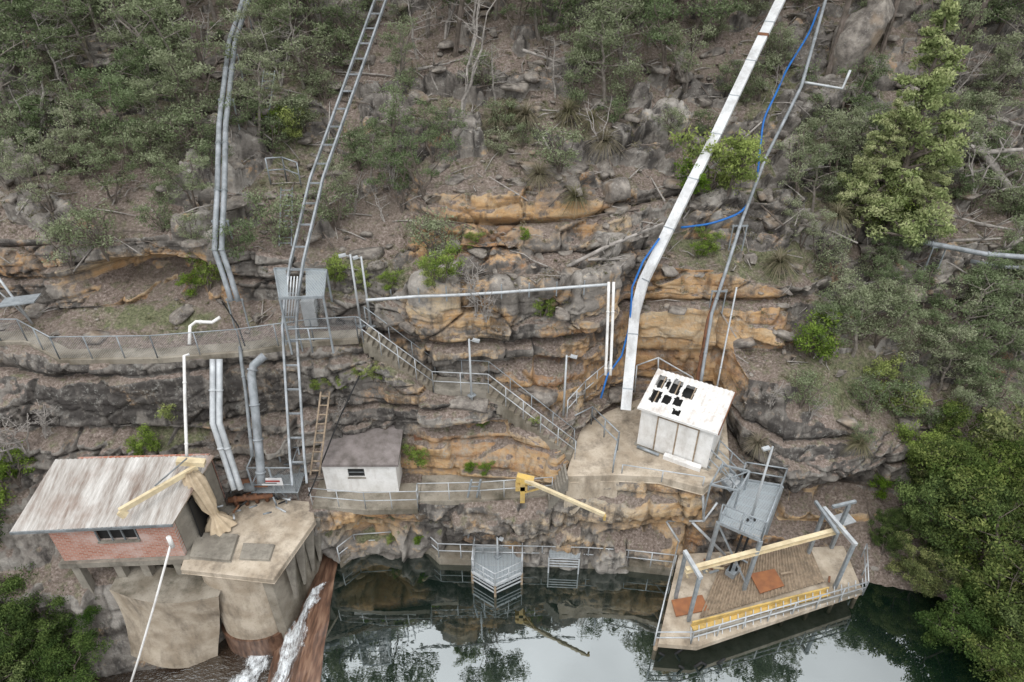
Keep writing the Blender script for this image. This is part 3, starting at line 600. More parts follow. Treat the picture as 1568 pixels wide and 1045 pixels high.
# ---------- steel stair & gantry right of shed ----------
e=empty('steel_access_gantry'); z=4.3
m=MB(); g4=[S(u,v,z=z) for u,v in ((1100,800),(1165,828),(1197,745),(1135,735))]
m.quad(*g4,M_grate); 
for i in range(4): m.beam(g4[i],g4[(i+1)%4],.08,.16,M_galv)
for i in range(1,6): m.beam(g4[0].lerp(g4[3],i/6)-Vector((0,0,.05)),g4[1].lerp(g4[2],i/6)-Vector((0,0,.05)),.05,.08,M_galv)
m.rail([g4[0],g4[1],g4[2],g4[3]],M_galv,1.05,.8,r=.03)
for p in g4: m.beam(p,(p.x,p.y+.1,.9),.14,.14,M_galv)
m.beam(g4[0]-Vector((0,0,.1)),(g4[1].x,g4[1].y,1.5),.06,.06,M_galv)
m.obj('platform',e)
m=MB(); a2=S(1082,715,z=5.1);b2=S(1120,752,z=4.4); 
for o in (0,.75):
    oo=Vector((o*.7,o*.7,0)); m.beam(a2+oo,b2+oo,.05,.2,M_galv); m.rail([a2+oo,b2+oo],M_galv,1,.6,r=.028)
for i in range(7): p=a2.lerp(b2,(i+.5)/7); m.beam(p,p+Vector((.53,.53,0)),.2,.03,M_galvl)
m.obj('steps',e)
m=MB(); h4=[S(u,v,z=5.4) for u,v in ((1088,742),(1105,712),(1148,722),(1132,752))]
for i in range(4): m.beam(h4[i],h4[(i+1)%4],.06,.08,M_galv); m.beam(h4[i],h4[i]-Vector((0,0,1.9)),.06,.06,M_galv)
m.beam(h4[0],h4[2],.04,.04,M_galv); m.beam(h4[1],h4[3],.04,.04,M_galv)
p=S(1020,798,z=2.2); m.tube([p,S(1078,798,z=3.3),S(1098,770,z=4.2)],.05,M_galvl); m.tube([p,S(1040,830,z=1.5)],.05,M_galvl); m.tube([S(1078,798,z=3.3),S(1075,730,z=5.0)],.06,M_galvl); m.tube([S(1060,800,z=2.9),S(1110,850,z=1.1)],.06,M_galvl)
m.obj('frames',e)
# ---------- timber deck ----------
e=empty('river_deck'); zd=1.0
dk=[S(u,v,z=zd) for u,v in ((1008,985),(1068,990),(1322,905),(1292,835),(1040,848))]
m=MB(); m.prism(dk,.72,zd-.04,M_concp)
cA=S(1070,948,z=zd);cB=S(1262,892,z=zd);cC=S(1235,828,z=zd);cD=S(1110,850,z=zd)
m.corr(cA+Vector((0,0,.05)),cB+Vector((0,0,.05)),cC+Vector((0,0,.05)),cD+Vector((0,0,.05)),M_wood,34,.04,3)
m.obj('deck_slab',e)
m=MB(); 
m.prism([S(u,v,z=zd) for u,v in ((1147,882),(1185,874),(1200,900),(1163,912))],zd+.1,zd+.14,M_orange); m.prism([S(u,v,z=zd) for u,v in ((1028,920),(1075,912),(1085,935),(1035,945))],zd,zd+.05,M_orange); m.obj('steel_plates',e)
m=MB(); fe=[S(1058,985,z=zd),S(1322,908,z=zd)]
m.beam(S(1060,955,z=1.3),S(1268,902,z=1.3),.06,.22,M_yel2); m.beam(S(1060,962,z=1.15),S(1268,908,z=1.15),.28,.05,M_yel2)
m.beam(S(1062,972,z=1.1),S(1318,905,z=1.1),.1,.2,M_conc)
for i in range(24): p=fe[0].lerp(fe[1],i/23); m.beam(p-Vector((0,0,.1)),p+Vector((.05,.45,.35)),.03,.06,M_galvl)
m.rail([S(1002,985,z=zd),fe[0],fe[1],S(1320,850,z=zd)],M_galvl,.75,1.2,r=.028); m.rail([S(1002,985,z=zd),S(1034,852,z=zd)],M_galvl,1,1.1,r=.025); m.obj('railing',e)
m=MB()
for i in range(9):
    p=S(1008,986,z=.7).lerp(S(1320,906,z=.7),i/8); m.tube([p+Vector((0,.2,0)),(p.x,p.y+.2,-4)],.09,M_wood)
for u,v in ((1010,1000),(1040,1020),(1075,1015)): p=S(u,v,z=.3); m.tube([p,p+Vector((.5,.2,-.7))],.05,M_dark); m.tube([p+Vector((.5,.2,-.7)),p+Vector((.9,.1,.1))],.05,M_dark)
m.obj('piles',e)
m=MB()
for i in range(14):
    p=S(random.uniform(1050,1280),random.uniform(858,885),z=zd+.15); m.beam(p,p+Vector((random.uniform(-.6,.6),random.uniform(-.3,.3),random.uniform(0,.1))),.08,.05,random.choice((M_wood,M_galv,M_rust,M_yel)))
m.obj('deck_clutter',e)
e=empty('gantry_crane'); m=MB(); ga=S(1050,874,z=3.6);gb=S(1292,810,z=3.6)
dxy=(gb-ga).normalized()
for o in (-.11,.11): m.beam(ga+Vector((0,0,o)),gb+Vector((0,0,o)),.18,.03,M_yel)
m.beam(ga,gb,.03,.2,M_yel); m.obj('beam',e)
m=MB()
for p,wd in ((ga+dxy*.25,.55),(gb-dxy*.3,.9)):
    for s_ in (-1,1):
        q_=p+Vector((-dxy.y,dxy.x,0))*s_*wd; m.beam((q_.x,q_.y,zd),(q_.x,q_.y,3.8),.13,.13,M_galv,Vector((1,0,0)))
    m.beam(p+Vector((-dxy.y,dxy.x,0))*-(wd+.1)+Vector((0,0,.28)),p+Vector((-dxy.y,dxy.x,0))*(wd+.1)+Vector((0,0,.28)),.15,.15,M_galvl)
q2=gb+Vector((.6,1.1,0)); m.beam((q2.x,q2.y,zd),(q2.x,q2.y,3.8),.14,.14,M_galv); m.beam(gb+Vector((-.2,.9,.3)),q2+Vector((.3,.1,.3)),.12,.12,M_galv); m.beam(gb+Vector((-.5,-.5,.3)),gb+Vector((-.8,1.2,.3)),.12,.12,M_galv)
m.obj('portals',e)
m=MB(); p=S(1115,880,z=1.1)
for o in (0,.28): m.tube([p+Vector((o,0,0)),p+Vector((o+.25,.2,3.3))],.05,M_dark); 
m.beam(p+Vector((.0,-.1,.1)),p+Vector((.4,.3,.1)),.4,.3,M_galv); m.obj('hoist',e)
m=MB(); p=S(1262,842,z=1.1); 
for i in range(6): m.beam(p+Vector((0,.5,.2*i+.1)),p+Vector((1.1,.9,.2*i+.1)),.04,.17,M_wood)
m.beam(p+Vector((0,.3,1.35)),p+Vector((1.1,.7,1.35)),.6,.05,M_galvl); m.obj('timber_screen')
# ---------- intake platform ----------
e=empty('intake_platform'); hx=[S(u,v,z=.75) for u,v in ((727,838),(800,838),(799,878),(758,897),(723,876))]
m=MB(); m.add(hx,[(0,1,2,3,4)],M_grate); 
for i in range(5): m.beam(hx[i],hx[(i+1)%5],.08,.14,M_galvl)
for i in range(1,8): m.beam(hx[0].lerp(hx[1],i/8)-Vector((0,0,.05)),(hx[0].lerp(hx[1],i/8).x,hx[3].y+.7*abs(i/8-.5)*1.3,.7),.03,.05,M_galv)
m.rail([hx[0],hx[4],hx[3],hx[2],hx[1]],M_galvl,.8,.55,(1,.5),r=.02)
for i in (2,3,4): m.beam(hx[i]+Vector((0,0,0)),(hx[i].x,hx[i].y,-1.5),.1,.1,M_wood)
for z_ in (.25,.5): m.beam(hx[4]-Vector((0,.02,z_)),hx[3]-Vector((0,.02,z_)),.04,.06,M_galvl); m.beam(hx[3]-Vector((0,.02,z_)),hx[2]-Vector((0,.02,z_)),.04,.06,M_galvl)
m.obj('frame',e)
e=empty('screen_cage'); m=MB(); c4=[S(u,v,z=.5) for u,v in ((840,866),(886,868),(889,846),(842,844))]
for p in c4: m.beam(p-Vector((0,0,.5)),p+Vector((0,0,.55)),.06,.06,M_galvl,Vector((0,1,0)))
for k_ in range(4):
    for i in (0,1,2,3): m.beam(c4[i]+Vector((0,0,.18*k_-.02)),c4[(i+1)%4]+Vector((0,0,.18*k_-.02)),.03,.06,M_galvl)
m.quad(*[p+Vector((0,0,.55)) for p in c4],M_grate); m.obj('frame',e)
e=empty('jib_crane'); m=MB(); b=S(800,768,z=3.7); m.beam(b,b+Vector((0,0,1.3)),.2,.2,M_yel2,Vector((1,0,0)))
t1=b+Vector((0,0,1.35)); tip=S(926,789,z=5.0); m.beam(t1,tip,.12,.16,M_yel); m.beam(t1+Vector((-.25,.1,.0)),t1+Vector((.45,-.05,-.08)),.28,.3,M_yel2); m.beam(b+Vector((-.3,.05,.85)),b+Vector((.2,.05,.85)),.3,.25,M_yel2)
m.beam(b+Vector((0,0,.5)),t1.lerp(tip,.25),.06,.06,M_yel2); m.beam(tip,tip-Vector((0,0,.25)),.1,.14,M_yel2); m.obj('mast_and_arm',e)
m=MB()
for s_ in (0,14): m.beam(S(722+s_,735,z=4.9),S(702+s_,828,z=.5),.07,.07,M_galv)
for i in range(5): t_=(i+.5)/5; m.beam(S(722,735,z=4.9).lerp(S(702,828,z=.5),t_),S(736,735,z=4.9).lerp(S(716,828,z=.5),t_),.04,.04,M_galv)
m.obj('steel_ladder')
# ---------- light poles ----------
def lamp(u,v,z,h,two=1):
    e=empty('lamp_pole'); b=S(u,v,z=z); m=MB(); m.tube([b-Vector((0,0,.3)),b+Vector((0,0,h))],[.055,.04],M_galvl); m.beam(b+Vector((-.1,-.1,.02)),b+Vector((.12,.1,.02)),.25,.04,M_galv)
    m.tube([b+Vector((0,0,h-.1)),b+Vector((.25*two,-.1,h+.05))],.02,M_galvl); m.obj('pole',e)
    m=MB(); m.beam(b+Vector((.15*two,-.08,h+.03)),b+Vector((.42*two,-.15,h+.0)),.16,.08,M_galvl); m.obj('lamp_head',e)
lamp(553,500,10,3.4,-1); lamp(568,500,10,3.3,-.7); lamp(722,606,7.6,2.9); lamp(862,645,5.8,3.6); lamp(1150,795,4.3,4.0,-1); lamp(762,852,.8,1.3,.6)
e=empty('solar_lamp'); b=S(50,497,z=10.1); m=MB(); m.tube([b,b+Vector((-.9,.3,2.9))],.05,M_galvl); m.tube([b+Vector((-.1,.03,.3)),b+Vector((-1.6,.3,2.6))],.03,M_galvl); m.beam(b+Vector((-.6,-.3,1.25)),b+Vector((.8,-.1,1.35)),.7,.05,M_galv); m.beam(b+Vector((-1.1,.3,2.9)),b+Vector((-.8,.2,2.9)),.15,.12,M_white); m.obj('mast_and_panel',e)
# ---------- pipelines ----------
def smooth(ps,k=2):
    for _ in range(k): ps=[ps[0]]+[(ps[i-1]+ps[i]*2+ps[i+1])/4 for i in range(1,len(ps)-1)]+[ps[-1]]
    return ps
def onG(uv,lift=.45,sub=0,sm=0):
    out=[]
    for (a,b) in zip(uv[:-1],uv[1:]):
        n=max(1,sub)
        for i in range(n): out.append((a[0]+(b[0]-a[0])*i/n,a[1]+(b[1]-a[1])*i/n))
    out.append(uv[-1]); ps=[G(*p) for p in out]; ps=smooth(ps,sm)
    return [p+Vector((0,-lift*.55,lift*.85)) for p in ps]
def route(pts,gap=.35,step=.7,win=3):
    # keep a line clear of the rock: densify and pull every point in front of the surface, then fair the curve
    out=[]
    for a,b in zip(pts[:-1],pts[1:]):
        n=max(1,int((b-a).length/step)); out+=[a.lerp(b,i/n) for i in range(n)]
    out.append(pts[-1]); D_=[];Tm=[]
    for p in out:
        d_=(p-CAMP); L_=d_.length; d_.normalize(); ok,loc,_,_=terr.ray_cast(CAMP,d_); hit=(loc-CAMP).length if ok else 1e9
        D_.append(d_); Tm.append(min(L_,hit-gap))
    Tm=np.array(Tm); n=len(Tm); mn=np.array([Tm[max(0,i-win):i+win+1].min() for i in range(n)]); av=np.array([mn[max(0,i-win):i+win+1].mean() for i in range(n)]); av=np.minimum(av,Tm)
    av=np.array([av[max(0,i-1):i+2].mean() for i in range(n)])
    return [CAMP+D_[i]*av[i] for i in range(n)]
def marks(pts,sp,ph=.5):
    acc=-sp*ph
    for a,b in zip(pts[:-1],pts[1:]):
        L_=(b-a).length; acc+=L_
        while acc>0: yield b+(a-b)*(acc/L_ if L_>0 else 0) if acc<L_ else a,(b-a).normalized(); acc-=sp
def supports(m,pts,mm,sp=3.2,w=.3):
    for p,_ in marks(pts,sp):
        g_,_n=Dn(p.x,p.y)
        if g_ is not None and .1<p.z-g_.z<1.6:
            for s_ in (-w,w): m.beam(p+Vector((s_,0,-.05)),(p.x+s_,p.y,g_.z-.3),.05,.05,mm,Vector((0,1,0)))
            m.beam(p+Vector((-w-.05,0,-.1)),p+Vector((w+.05,0,-.1)),.06,.06,mm)
def extend_up(pts,n=1.0):
    d=(pts[0]-pts[1]).normalized(); p=pts[0]; out=[]
    for k in (12,6):
        q_=p+Vector((d.x*k*.6,k*.8,0)); g_,_=Dn(q_.x,q_.y)
        if g_ is not None: out.append(Vector((q_.x,q_.y,g_.z+.6)))
    return out+pts
m=MB(); cp=route(extend_up(onG([(1196,0),(1150,95),(1090,222),(1052,296)],.6)+[S(985,432,y=26.0),S(972,480,y=25.3),S(958,628,z=5.2)]),.45,.8,4)
m.ribbon(cp,.44,.16,M_cond)
for p,d_ in marks(cp,2.4): m.beam(p,p+d_*.05,.48,.18,M_galv)
gq=G(1141,114); p=min(cp,key=lambda x:(x-gq).length); m.beam(p,p+Vector((.06,.1,.1)),.48,.2,M_rust)
supports(m,cp,M_galv); m.obj('white_conduit')
def pipe(name,pts,r,mm,offs=(0,),sup=True,flange=2.4,rt=True,gap=.25):
    m=MB()
    if rt: pts=route(pts,gap,.6,3)
    for o in offs:
        q_=[p+Vector((o,0,0)) for p in pts]; m.tube(q_,r,mm,10)
        for p,d_ in marks(q_,flange): m.tube([p,p+d_*.06],r*1.25,mm,10)
    if sup: supports(m,pts,M_galv)
    return m.obj(name)
pipe('grey_pipeline',extend_up(onG([(384,0),(360,75),(346,200),(344,300),(340,390)],.4)+[S(345,415,y=25),S(360,462,z=10.4)]),.11,M_rail,(-.14,.14),gap=.35)
pipe('grey_pipeline',extend_up(onG([(1262,0),(1222,142),(1168,250),(1130,350),(1108,420)],.4)+[S(1090,480,y=25.5),S(1072,592,z=6.2)]),.075,M_rail)
pipe('grey_pipeline',onG([(1218,142),(1280,152),(1292,124)],.7),.06,M_galvl)
pipe('rusty_pipe',[S(1108,425,y=26),S(1085,490,y=25.3),S(1066,596,y=24.9)],.1,M_rust,sup=False)
pipe('thin_pipe',[S(1128,440,y=26),S(1098,592,y=24.6)],.04,M_galvl,sup=False)
pipe('blue_hose',onG([(1250,20),(1235,60),(1200,115),(1185,150),(1165,190),(1160,235),(1155,290),(1135,332),(1085,350),(1040,355)],.35,6,4),.05,M_blue,sup=False,flange=99,gap=.1)
pipe('blue_hose',[S(1010,365,y=27),S(985,400,y=26.2),S(968,440,y=25.4),S(964,500,y=25.1),S(952,545,y=25),S(930,575,y=24.5),S(920,610,y=24.2)],.045,M_blue,sup=False,flange=99)
lp=[G(u,v) for u,v in ((560,460),(640,454),(700,452),(770,448),(850,442),(930,436))]
pipe('ledge_pipeline',lp,.06,M_galvl,sup=False,gap=.2)
m=MB()
for u in range(600,930,42): p=G(u,452-(u-600)*.045); m.beam(p+Vector((0,-.15,-.3)),p+Vector((0,-.15,.35)),.05,.05,M_galv,Vector((0,1,0)))
m.obj('pipe_support_posts')
pipe('downpipe',[S(936,432,y=24.1),S(934,500,y=24.0),S(931,575,y=23.9)],.06,M_white,(-.1,.1),sup=False)
pipe('white_conduit_pipes',[S(331,550,y=21.6),S(331,648,y=20.5),S(364,750,z=4.0)],.12,M_galvl,(-.13,.13),sup=False,gap=.3)
pipe('elbow_pipe',[S(405,545,y=23),S(388,560,y=21.9),S(385,575,y=21.3),S(392,640,y=20.7),S(398,705,y=20.3),S(400,740,z=4)],.17,M_rail,sup=False,flange=1.4,gap=.3)
pipe('elbow_pipe',[S(375,530,y=22.5),S(377,552,y=21.7),S(384,600,y=21.1),S(394,700,y=20.4)],.07,M_grey,(-.2,),sup=False)
pipe('white_vent_pipe',[S(290,543,y=21.6),S(282,545,y=21.4),S(283,610,y=20.8),S(286,700,y=20)],.06,M_white,sup=False)
pipe('white_vent_pipe',[S(290,528,z=10.1),S(291,500,y=23),S(300,493,y=23.2),S(325,494,y=23.2),S(337,486,y=23.3)],.07,M_white,sup=False,rt=False)
pipe('grey_pipeline',onG([(1375,372),(1440,384),(1500,396),(1580,402)],.4),.12,M_rail,(0,)); pipe('grey_pipeline',onG([(1480,405),(1520,412),(1590,418)],.3),.1,M_rail)
m=MB(); m.tube([S(340,462,z=11),S(365,500,y=23),S(375,530,y=22)],.03,M_dark); m.tube(route([S(565,545,y=23),S(520,640,y=21.6),S(480,742,z=4.6),S(472,760,z=4)],.05),.03,M_dark); m.obj('black_cable')
e=empty('inclined_haulage_track')
tr=route(extend_up(onG([(594,0),(545,140),(492,290)],.8)+[S(455,400,y=25.0),S(447,450,y=23.6),S(443,500,y=22.4),S(449,600,y=20.9),S(455,700,y=19.9),S(459,742,z=4.3)]),.4,.7,6)
m=MB()
for o in (-.27,.27): m.ribbon(tr,.08,.13,M_rail,o)
for p,_ in marks(tr,.95): m.beam(p+Vector((-.27,0,-.03)),p+Vector((.27,0,-.03)),.06,.06,M_rail)
supports(m,tr,M_galv,3,.3); m.obj('rails',e)
m=MB(); hb=[S(u,v,z=12.6) for u,v in ((420,412),(500,414),(495,455),(428,457))]
for i in range(4): m.beam(hb[i],hb[(i+1)%4],.06,.1,M_galv); m.beam(hb[i],(hb[i].x,hb[i].y,10),.07,.07,M_galv,Vector((0,1,0)))
mid_=hb[1].lerp(hb[0],.4); mid2=hb[2].lerp(hb[3],.4); m.quad(mid_,hb[1],hb[2],mid2,M_grate); m.quad(hb[0],hb[0].lerp(hb[1],.22),hb[3].lerp(hb[2],.22),hb[3],M_grate); m.quad(hb[3],hb[2],hb[2]-Vector((0,0,.7)),hb[3]-Vector((0,0,.7)),M_link)
m.rail([hb[3]-Vector((0,0,2.4)),hb[2]-Vector((0,0,2.4))],M_galv,1,.7,r=.03)
p=S(478,500,z=10.1); boxw(m,p.x-.3,p.x+.25,p.y,p.y+.5,10.1,11.3,M_galvl)
for i in range(4): m.tube([hb[0].lerp(hb[3],.5)+Vector((.5+.12*i,0,.3)),S(437+4*i,495,y=22.6)],.03,M_galvl)
m.obj('head_frame',e)
def ladder(name,a,b,w,mm,st=.3,r=.03):
    m=MB(); rr=Vector((w/2,0,0))
    for s_ in (-1,1): m.tube([a+rr*s_,b+rr*s_],r,mm,6)
    n=int((b-a).length/st)
    for i in range(n): p=a.lerp(b,(i+.5)/n); m.tube([p-rr,p+rr],r*.8,mm,6)
    return m.obj(name)
lq=route([S(498,600,y=21.8),S(482,728,y=20.6)],.2); ladder('timber_ladder',lq[0],lq[-1],.36,M_wood,.35,.04)
ladder('steel_ladder',G(445,300)+Vector((0,-.3,.5)),G(443,380)+Vector((0,-.4,.3)),.5,M_galv)
ladder('steel_ladder',G(422,140)+Vector((0,-.3,1.0)),G(408,190)+Vector((0,-.4,.3)),.5,M_galv)
m=MB(); p=S(351,745,z=3.6); boxw(m,p.x-.35,p.x+.3,p.y,p.y+.6,3.5,5.1,M_galvl); m.beam((p.x-.4,p.y+.3,5.12),(p.x+.35,p.y+.3,5.12),.7,.05,M_galv); m.obj('control_cabinet')
m=MB(); p=S(640,690,z=5.0); boxw(m,p.x-.15,p.x+.2,p.y+.2,p.y+.6,4.6,5.7,M_rust); m.tube([p+Vector((0,.3,-1.3)),p+Vector((0,.3,.2))],.05,M_galv); m.obj('switch_box')
# ---------- rocks ----------
def rockmat():
    g=NG('grey_sandstone'); n=g.noise(2.5,5,rough=.65); n8=g.noise(8,5,rough=.7); c=g.ramp(n,[(.3,(.085,.075,.068)),(.48,(.18,.16,.14)),(.65,(.30,.27,.235))]); c=g.mix(g.rng(n8,.56,.68,0,.5),c,(.37,.36,.33))
    c=g.mix(g.rng(g.noise(.8,4),.55,.68,0,.4),c,(.33,.23,.14))
    return g.done(g.bsdf(c,.95,0,n8,.6,.05,spec=.1))
M_rock=rockmat()
def rockverts(sd,lev=2,sq=(1,1,.7),cut=(.3,.6),nc_=8):
    bm=bmesh.new(); bmesh.ops.create_icosphere(bm,subdivisions=lev,radius=1); V=np.array([v.co[:] for v in bm.verts]); Fc=[tuple(v.index for v in f.verts) for f in bm.faces]; bm.free()
    R=np.random.default_rng(sd)
    for _ in range(nc_):
        n=R.normal(size=3); n/=np.linalg.norm(n); dd=R.uniform(*cut); s_=V@n; V=V-np.outer(np.maximum(s_-dd,0),n)
    V=V*(1+.10*(vn(V*2.2+sd,3)-.5)[:,None]); return V*np.array(sq),Fc
def np_obj(name,V,Fs,mats,mi=None,tint=None,smooth=False,link=True):
    me=bpy.data.meshes.new(name); V=np.asarray(V,np.float32); n=len(Fs); k=Fs.shape[1]
    me.vertices.add(len(V)); me.vertices.foreach_set('co',V.reshape(-1)); me.loops.add(n*k); me.loops.foreach_set('vertex_index',Fs.reshape(-1)); me.polygons.add(n); me.polygons.foreach_set('loop_start',np.arange(n)*k)
    for x in mats: me.materials.append(x)
    if mi is not None: me.polygons.foreach_set('material_index',mi)
    me.update(calc_edges=True)
    if tint is not None: at=me.attributes.new('tint','FLOAT','POINT'); at.data.foreach_set('value',np.asarray(tint,np.float32))
    if not link: return me
    o=bpy.data.objects.new(name,me); sc.collection.objects.link(o); return o
base=[rockverts(i,2,cut=(.22,.5)) for i in range(6)]
AV=[];AF=[];off=0
def scat(n,ymin=23,ymax=42,minz=.35):
    c=0
    while c<n:
        x=random.uniform(-30,32); y=random.uniform(ymin,ymax)
        l,nn=Dn(x,y)
        if l is None or nn.z<minz: continue
        c+=1
        yield l,nn
for l,nn in scat(3400):
    V,Fc=base[random.randrange(6)]; s_=.07+.75*random.random()**6
    if nn.z>.95 and l.y<24.5: s_*=.3
    R=np.array(Matrix.Rotation(random.uniform(0,6.3),3,'Z'))
    W=(V*np.array([1.4,1,.9])*s_)@R.T+np.array(l)+np.array([0,0,-s_*.02]); AV.append(W); AF.append(np.array(Fc)+off); off+=len(W)
np_obj('rock_rubble',np.concatenate(AV),np.concatenate(AF),[M_rock])
def boulder(u,v,sx,sy,sz,sd,dz=0,tilt=0):
    V,Fc=rockverts(sd,4,(1,1,1),(.42,.66),16); V=V*(1+.10*(fbm(V*2.5+sd,4,5)-.5)[:,None]); l=G(u,v)
    V=V*np.array([sx,sy,sz]); R=np.array(Matrix.Rotation(tilt,3,'Y')); V=V@R.T+np.array(l)+np.array([0,.2,sz*.3+dz]); np_obj('boulder',V,np.array(Fc),[M_rock])
boulder(1308,118,1.35,1.2,2.9,131,1.0,.15); boulder(1330,80,1.1,1,1.6,132,1.4,-.3); boulder(925,265,.7,.6,.45,102); boulder(200,110,1.1,.8,.6,103); boulder(1210,228,.5,.4,.7,105,0,.3); boulder(1150,405,.6,.5,.55,106); boulder(1330,375,.6,.5,.5,107)
boulder(1300,655,.7,.5,.5,108); boulder(1465,440,.8,.7,.7,110); boulder(710,625,1.7,.7,.6,114,-.1); boulder(30,270,1.8,1.1,.7,115); boulder(1400,460,1.1,.8,.6,117); boulder(940,300,1.3,.8,.7,118); boulder(150,170,1.8,1,.7,119)
# ---------- vegetation ----------
def leaves(C,n,rad,ls,R,droop=.3,tb=.5,asp=.42):
    d=R.normal(size=(n,3)); d/=np.linalg.norm(d,axis=1,keepdims=True); p=C+d*(R.random((n,1))**.5)*np.array(rad)
    a=R.normal(size=(n,3)); a[:,2]-=droop*1.5; a/=np.linalg.norm(a,axis=1,keepdims=True); b=np.cross(a,R.normal(size=(n,3))); b/=np.linalg.norm(b,axis=1,keepdims=True)+1e-6
    L=ls*R.uniform(.6,1.3,(n,1)); Wd=L*asp
    V=np.stack([p-a*L/2,p+b*Wd/2,p+a*L/2,p-b*Wd/2],1).reshape(-1,3)
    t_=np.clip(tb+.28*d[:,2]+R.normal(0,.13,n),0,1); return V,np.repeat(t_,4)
def tree(name,sd,Ht,stems=1,r0=.12,cb=.4,spread=1.8,limbs=9,per=70,ls=.17,cr=.55,prof='round',leaf=L_gum,bark=M_bark,lean=.15,bare=False,subs=3,droop=.3,asp=.42):
    R=np.random.default_rng(sd); rr=random.Random(sd); m=MB(); LV=[];LT=[]
    for s_ in range(stems):
        an=rr.uniform(0,6.28); ln=(lean if stems==1 else .38)*rr.uniform(.6,1.2); pts=[Vector((0,0,-.3))]; n=7
        dx,dy=math.cos(an)*ln,math.sin(an)*ln
        for i in range(1,n+1):
            t_=i/n; pts.append(Vector((dx*Ht*t_+rr.uniform(-1,1)*.03*Ht*(.3 if prof=='cone' else 1),dy*Ht*t_+rr.uniform(-1,1)*.03*Ht*(.3 if prof=='cone' else 1),Ht*t_*(1 if stems==1 else rr.uniform(.92,1)))))
        k_=r0*(1 if stems==1 else .7); m.tube(pts,[k_*(1-.85*i/n)+.01 for i in range(n+1)],bark,7)
        nl=max(3,limbs//stems)
        for li in range(nl):
            h=cb+(1-cb)*(li+rr.random()*.6)/nl; h=min(h,.98); fi=h*n; i0=min(int(fi),n-1); p=pts[i0].lerp(pts[i0+1],fi-i0)
            hh=(h-cb)/(1-cb)
            if prof=='round': w=spread*(.5+.5*math.sin(math.pi*min(1,hh*.75+.2)))
            elif prof=='cone': w=spread*(1.03-hh)*rr.uniform(.75,1.15)+.12
            else: w=spread*(.6+.4*hh)
            if stems>1: w*=.7
            a2=rr.uniform(0,6.28)+li*2.4; el=rr.uniform(.15,.7); q1=p+Vector((math.cos(a2)*w*.5,math.sin(a2)*w*.5,w*.5*el)); q2=p+Vector((math.cos(a2+rr.uniform(-.3,.3))*w,math.sin(a2+rr.uniform(-.3,.3))*w,w*el*.9))
            rb=k_*(1-h)*.5+.015; m.tube([p,q1,q2],[rb,rb*.65,.008],bark,5)
            ends=[(q2,1)]
            for s2 in range(subs):
                st=p.lerp(q2,rr.uniform(.35,.9)); e2=st+Vector((rr.uniform(-1,1),rr.uniform(-1,1),rr.uniform(-.2,.8)))*w*.42; m.tube([st,(st+e2)/2+Vector((0,0,.05)),e2],[rb*.5,rb*.35,.006],bark,4); ends.append((e2,.85))
                if bare:
                    for _ in range(2): e3=e2+Vector((rr.uniform(-1,1),rr.uniform(-1,1),rr.uniform(-.1,.9)))*w*.25; m.tube([st.lerp(e2,.6),e3],[rb*.3,.006],bark,3)
            if not bare:
                for c_,sc_ in ends:
                    tb=rr.uniform(.2,.8); tp=(.55+.45*(1-hh)) if prof=='cone' else 1; k2=max(8,int(per*sc_*rr.uniform(.6,1.3)*tp)); c1=cr*sc_*rr.uniform(.7,1.2)*tp
                    V,t2=leaves(np.array(c_),k2,(c1,c1,c1*.62),ls,R,droop,tb,asp); LV.append(V); LT.append(t2)
        if not bare:
            c1=cr*(.4 if prof=='cone' else .8); V,t2=leaves(np.array(pts[-1]),per,(c1,c1,c1*1.4),ls,R,droop,.65,asp); LV.append(V); LT.append(t2)
    nv=len(m.v); me=bpy.data.meshes.new(name)
    fs=[f for f in m.f]
    if LV:
        LVc=np.concatenate(LV); LTc=np.concatenate(LT); nl_=len(LVc)//4
        allv=m.v+[tuple(x) for x in LVc]; lf_=[(nv+4*i,nv+4*i+1,nv+4*i+2,nv+4*i+3) for i in range(nl_)]
    else: allv=m.v; lf_=[]; LTc=np.zeros(0)
    me.from_pydata(allv,[],fs+lf_); me.materials.append(bark); me.materials.append(leaf)
    me.polygons.foreach_set('material_index',[0]*len(fs)+[1]*len(lf_)); at=me.attributes.new('tint','FLOAT','POINT'); at.data.foreach_set('value',np.concatenate([np.full(nv,.5),LTc]).astype(np.float32)); return me,Ht
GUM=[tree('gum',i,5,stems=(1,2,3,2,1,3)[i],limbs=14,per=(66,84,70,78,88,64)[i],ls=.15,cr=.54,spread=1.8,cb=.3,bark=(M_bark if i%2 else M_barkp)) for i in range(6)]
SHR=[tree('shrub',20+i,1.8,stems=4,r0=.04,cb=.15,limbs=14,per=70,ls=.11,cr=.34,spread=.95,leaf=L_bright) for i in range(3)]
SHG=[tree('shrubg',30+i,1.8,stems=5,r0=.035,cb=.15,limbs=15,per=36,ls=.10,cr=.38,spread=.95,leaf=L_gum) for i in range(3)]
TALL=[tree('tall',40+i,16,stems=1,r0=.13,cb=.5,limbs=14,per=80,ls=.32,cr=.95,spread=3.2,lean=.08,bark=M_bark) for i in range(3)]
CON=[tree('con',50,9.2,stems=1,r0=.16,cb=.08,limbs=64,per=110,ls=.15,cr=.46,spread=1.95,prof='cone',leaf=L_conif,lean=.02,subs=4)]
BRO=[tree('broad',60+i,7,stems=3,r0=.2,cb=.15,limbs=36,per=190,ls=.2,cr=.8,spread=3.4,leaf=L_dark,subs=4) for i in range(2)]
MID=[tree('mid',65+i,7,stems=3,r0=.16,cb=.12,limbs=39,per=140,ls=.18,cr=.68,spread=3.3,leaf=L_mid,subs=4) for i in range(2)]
DEAD=[tree('dead',70+i,5,stems=1+i,r0=.1,cb=.25,limbs=9,spread=1.9,bark=M_deadw,bare=True,subs=4,lean=.2) for i in range(3)]
